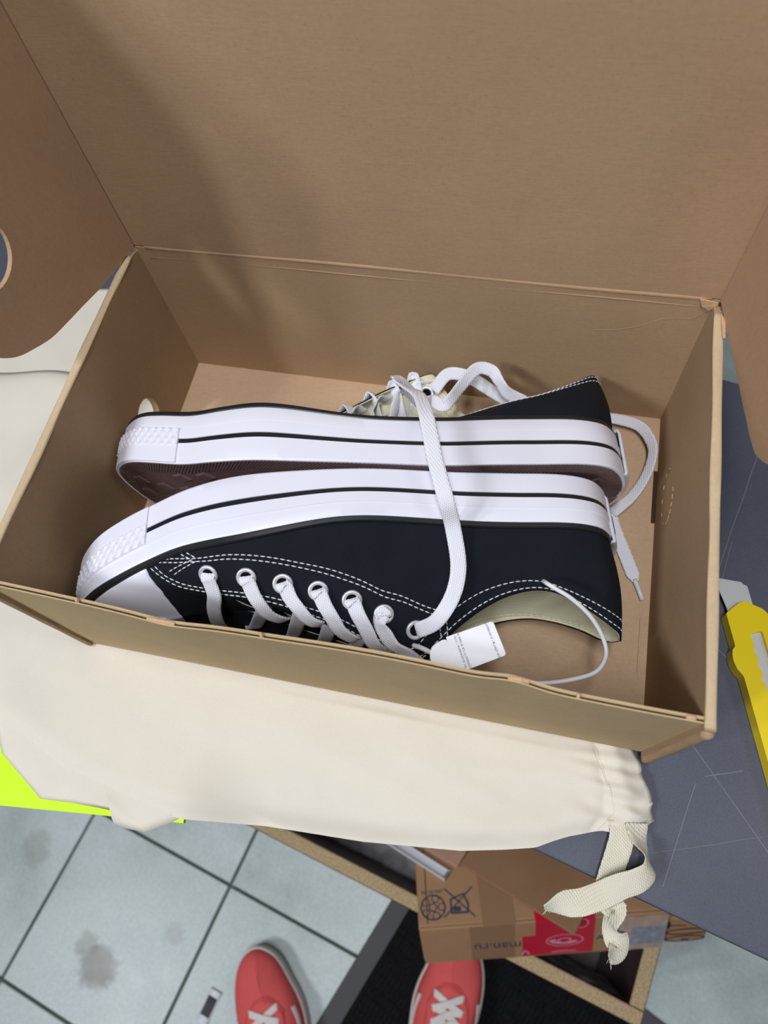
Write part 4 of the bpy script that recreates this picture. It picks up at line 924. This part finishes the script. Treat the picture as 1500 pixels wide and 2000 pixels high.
# handling marks on the top: pentagon ring and crossed-out crate
co = kp(.0165, HH+.0004, .0216); ring2(co, ex, ed, .0125, .0125, .0016, M['blue'], ca); ring2(co, ex, ed, .0045, .0045, .0014, M['blue'], ca, n=5)
for k in range(5):
    t = 2*math.pi*(k+.0)/5; ring2(co+ex*(.0092*math.cos(t))+ed*(.0092*math.sin(t)), ex, ed, .0040, .0040, .0011, M['blue'], ca, n=6)
text('lettering', 'RU 20 PAP', .0050, M['blue'], ca, kp(.0162, HH+.0004, .0375), ex, ed)
c2 = kp(.0435, HH+.0004, .0245)
stroke(c2, ex, ed, [(-.016,-.014),(.016,.016)], .0014, M['blue'], ca); stroke(c2, ex, ed, [(-.014,.016),(.016,-.015)], .0014, M['blue'], ca)
stroke(c2, ex, ed, [(-.008,-.010),(-.008,.004),(.006,.009),(.010,-.002),(.009,-.010),(-.008,-.010)], .0022, M['blue'], ca); stroke(c2, ex, ed, [(-.006,-.006),(.002,-.006)], .005, M['blue'], ca)
# blue printed label under clear film
kbox('label', .2195, .2525, HH*.17, HH*.66, -.0004, .0002, plain('blue_label', srgb(96, 104, 124), .5, .4, grain=.5, gscale=160), ca)
crv_ = crumple('film_wrap', kp(.205, .003, -.0012), ex*(LX-.206), eh*(HH-.004), 10, 6, .0010, None, 8); crv_['category'] = ''; del crv_['category']; crv_.parent = ca; crv_.location = -root_loc(ca)

# second carton end, hand lettered
c3 = thing('marked_carton', 'kraft carton end with black marker lettering beside the printed carton', 'carton', (.36,-.19,-.50))
mx, my = ex, eh
kbox('body', LX+.0025, LX+.0455, .002, .052, .004, .055, M['carton'], c3, .002)
M['marker'] = plain('black_marker', (.01,.01,.011,1), .6); mo = kp(LX+.0235, .0265, .0036)
fm = mo+Vector((0,0,0))
stroke(fm, mx, my, [(-.020,.006),(-.020,.019)], .0034, M['marker'], c3, 'marker_stroke'); stroke(fm, mx, my, [(-.020,.012),(-.002,.010)], .0016, M['marker'], c3, 'marker_stroke')
ring2(fm+my*-.003, mx, my, .021, .0055, .0022, M['marker'], c3, 'marker_stroke'); ring2(fm+my*-.018, mx, my, .020, .0055, .0020, M['marker'], c3, 'marker_stroke')
stroke(fm, mx, my, [(.004,.022),(.012,.017),(.022,.018)], .0020, M['marker'], c3, 'marker_stroke'); stroke(fm, mx, my, [(-.004,-.020),(.004,-.020)], .0028, M['marker'], c3, 'marker_stroke')

# flattened cardboard sheets and a white strip on the carton
def sheet(name, label, corner, d1, d2, l1, l2, thick, m, cat='cardboard'):
    t = tag(mesh(name, [], [], m, None), label, cat); bpy.data.objects.remove(t)
    corner = Vector(corner); d1 = Vector(d1).normalized(); d2 = Vector(d2); d2 = (d2-d1*d2.dot(d1)).normalized(); d3 = d1.cross(d2).normalized()
    d3 = d3 if d3.z > 0 else -d3
    tb = MB(); tb.box(corner+d1*l1/2+d2*l2/2+d3*thick/2, (l1, l2, thick), (d1, d2, d3)); o = tb.obj(name, m); bevel(o, .0006, 2); return tag(o, label, cat)
def on_top(a, d, up=.0): return kp(a, HH+up, d)
# sheet with a corner overhanging the red tape
S0 = kp(.1546, HH+.0035, -.0175)
sheet('cardboard_sheet', 'flat kraft cardboard sheet, its corner overlapping the red tape', S0, kp(.0502, HH+.0035, .0624)-S0, kp(.1898, HH+.0035, .0242)-S0, .132, .16, .003, cardboard('kraft_sheet', srgb(150, 114, 84), (900, 160, 900)))
S1 = kp(.0460, HH+.0040, .0585)
sheet('cardboard_scrap', 'small pinkish cardboard piece between the white strip and kraft sheet', S1, kp(.0037, HH+.0040, .0890)-S1, kp(.0560, HH+.0040, .0766)-S1, .060, .022, .004, cardboard('pink_kraft', srgb(184, 146, 122), (160, 900, 900)))
W0 = kp(.0312, HH+.0006, .0482); W1 = kp(-.0281, HH+.0006, .0936)
d1 = (W1-W0).normalized(); d2 = (ed-d1*ed.dot(d1)).normalized(); d3 = eh
wl = thing('white_strip', 'white plastic strip lying across the carton corner', 'strip', tuple(W0))
tb = MB(); L1 = .125; w_ = .0105
tb.box(W0+d1*L1/2+d2*w_/2+d3*.0006, (L1, w_, .0012), (d1, d2, d3))
for k in (0, w_): tb.box(W0+d1*L1/2+d2*k+d3*.002, (L1, .0010, .004), (d1, d2, d3))
o = tb.obj('profile', plain('white_pvc', (.62, .62, .63, 1), .4), wl)
tb = MB(); tb.box(W0+d1*.001+d2*w_/2+d3*.002, (.003, w_*.9, .0035), (d1, d2, d3)); bevel(tb.obj('end_cap', plain('grey_cap', (.16,.17,.17,1), .4), wl), .0005)

# ------------------------------------------------------------------ paper scrap on the floor
ps = thing('paper_label', 'small white label with black print lying on the floor tiles', 'label', (-.222,-.46,FZ))
pu = Vector((.020, .0005, 0)).normalized(); pv = Vector((.018, .038, 0)); pv = (pv-pu*pv.dot(pu)); 
a0_ = math.atan2(.031, .007); pv = Vector((.0075, .0315, 0)); PL = pv.length; pv.normalize(); pu = Vector((pv.y, -pv.x, 0)); PC = Vector((-.2225, -.4605, FZ+.0006))
vv = []; n = 10
for i in range(n+1):
    t = i/n-.5
    for k in (-.5, .5): vv.append(PC+pv*(t*.042)+pu*(k*.0175)+tz*(.0035*(2*t)**2))
solid(mesh('paper', vv, [(2*i, 2*i+1, 2*i+3, 2*i+2) for i in range(n)], plain('label_paper', (.78,.79,.82,1), .6), ps, True, recalc=True), .0003, 0)
vv = []
for i in range(n+1):
    t = (i/n-.5)*.58
    for k in (-.40, .40): vv.append(PC+pv*(t*.042)+pu*(k*.0175)+tz*(.0035*(2*t)**2+.0005))
mesh('black_print', vv, [(2*i, 2*i+1, 2*i+3, 2*i+2) for i in range(n)], plain('label_ink', (.02,.02,.025,1), .6), ps, False)

# ------------------------------------------------------------------ red sneakers on the floor
M['redc'] = woven('red_canvas', srgb(224, 96, 94), .0011, .4, .9, .14, ('X', 'Y'))
M['redw'] = plain('off_white_rubber', srgb(205, 196, 186), .5, .4)
M['offlace'] = woven('off_white_lace', srgb(226, 218, 212), .0012, .5, .9, .06, ('DIAGONAL', 'X'))
def red_sneaker(tip, ang, side, label):
    """upright sneaker; tip = toe tip on the floor, ang = heading of the toe"""
    c, s = math.cos(ang), math.sin(ang); k = .94e-3
    hx = np.array([c, s, 0]); lx = np.array([-s, c, 0])*side
    B = np.stack([hx*k, lx*k*.93, np.array([0, 0, k])], 1); o = np.array([tip[0], tip[1], tip[2]])-B@np.array([300, -5, -2.0])
    sh = Shoe(B, o, HK=[(0,2),(60,1),(160,0),(220,1),(260,4),(300,12)], FK=[(0,24),(60,24),(150,23),(240,22),(300,24)])
    r = thing('red_sneaker', label, 'shoe', tuple(o+B@np.array([150, 0, 0])), 'red sneakers on the floor')
    upper_mesh(sh, 'upper', 0, M['redc'], r, .0012, 80, 16); upper_mesh(sh, 'lining', -2.6, M['lining'], r, .0006, 60, 10, .70)
    fx = band_mesh(sh, 'foxing', [(-8,.1),(-1,0),(0,.05),(.2,.5),(0,.92),(-.6,1.0),(-4,1.02)], M['redw'], r, n=70)
    band_mesh(sh, 'sole_edge', [(-8,.0),(-.6,-.07),(.1,-.05),(.15,.10),(-.5,.11)], plain('grey_sole', srgb(70, 70, 62), .7), r, n=70)
    # vamp seam and toe seam, slightly proud welts
    def welt(pts, rr=.55):
        tb = MB(); tb.tube([sh.pt(a, v, sd, .4) for a, v, sd in pts], rr*1e-3, 6); return tb.obj('seam', M['redc'], r, True)
    def on(x, t, o_):
        sd = 1 if t >= 0 else -1; a, v = sh.find(x, t, sd); return sh.pt(a, v, sd, o_)
    def nrm(x, t):
        sd = 1 if t >= 0 else -1; a, v = sh.find(x, t, sd); return sh.wd(sh.N(a, v, sd)*.6+np.array([0, 0, .5]))
    fr = lambda t: 238-24*(abs(t)/30)**2.2     # front line of the lace panel
    TT = np.linspace(-30, 30, 25); tb = MB(); tb.tube([on(fr(t), t, .9) for t in TT], .0009, 6); tb.obj('seam', M['redc'], r, True)
    vv = []; na = 14
    for t in TT:
        for i in range(na+1): vv.append(on(fr(t)-i/na*(fr(t)-112), t, .2 if i == 0 else 1.0))
    ff = [(i*(na+1)+j, (i+1)*(na+1)+j, (i+1)*(na+1)+j+1, i*(na+1)+j+1) for i in range(len(TT)-1) for j in range(na)]
    solid(mesh('lace_panel', vv, ff, M['redc'], r, True, recalc=True), .0008, 0)
    vv = []; n_, k_ = 20, 8
    for i in range(n_+1):
        a = .47+.30*i/n_
        for j in range(k_+1): u = 2*j/k_-1; sd = 1 if u >= 0 else -1; vv.append(sh.pt(a, 1-abs(u)*.55, sd, -3))
    solid(mesh('tongue', vv, [(i*(k_+1)+j, (i+1)*(k_+1)+j, (i+1)*(k_+1)+j+1, i*(k_+1)+j+1) for i in range(n_) for j in range(k_)], M['redc'], r, True, recalc=True), .001, 0)
    # lacing: criss-cross bars over the throat
    XX = [222, 207, 192, 177, 162, 147]
    for i in range(5):
        for sg_ in (1, -1):
            x, x2 = XX[i], XX[i+1]; q = [(x+1, 22*sg_, .4), (x, 18*sg_, 2.4), ((x+x2)/2, 0.01*sg_, 3.6 if sg_ > 0 else 5.0), (x2, -18*sg_, 2.7), (x2-1, -22*sg_, .4)]
            ribbon('lace', [on(*p) for p in q], [nrm(p[0], p[1]) for p in q], .0082, .0015, M['offlace'], r, 6)
    # white side stripe by the lacing
    for sd in (1, -1):
        P = [sh.pt(a, v, sd, 1.2) for a, v in ((.715,.30),(.66,.26),(.60,.22),(.54,.18),(.48,.14))]; Nn = [sh.wd(sh.N(a, v, sd)) for a, v in ((.715,.30),(.66,.26),(.60,.22),(.54,.18),(.48,.14))]
        ribbon('side_stripe', P, Nn, .007, .0012, M['offlace'], r, 6)
    n_ = 50; vv = []
    for i in range(n_+1):
        a = .006+.988*i/n_; l_, m_ = sh.ol(a, 1, -1), sh.ol(a, -1, -1)
        for j in range(5): p = l_*(1-j/4)+m_*(j/4); vv.append(sh.w((p[0], p[1], sh.h0(p[0])+.2)))
    solid(mesh('outsole', vv, [(i*5+j, (i+1)*5+j, (i+1)*5+j+1, i*5+j+1) for i in range(n_) for j in range(4)], bpy.data.materials['grey_sole'], r, True, recalc=True), .003, 0)
    return r
red_sneaker((-.172, -.372, FZ+.001), math.radians(116), -1, 'worn red canvas sneaker standing on the pale tiles, toe clear of the carton')
red_sneaker((.100, -.292, FZ+.0085), math.radians(92), 1, 'worn red canvas sneaker on the black mat, toe under the carton')
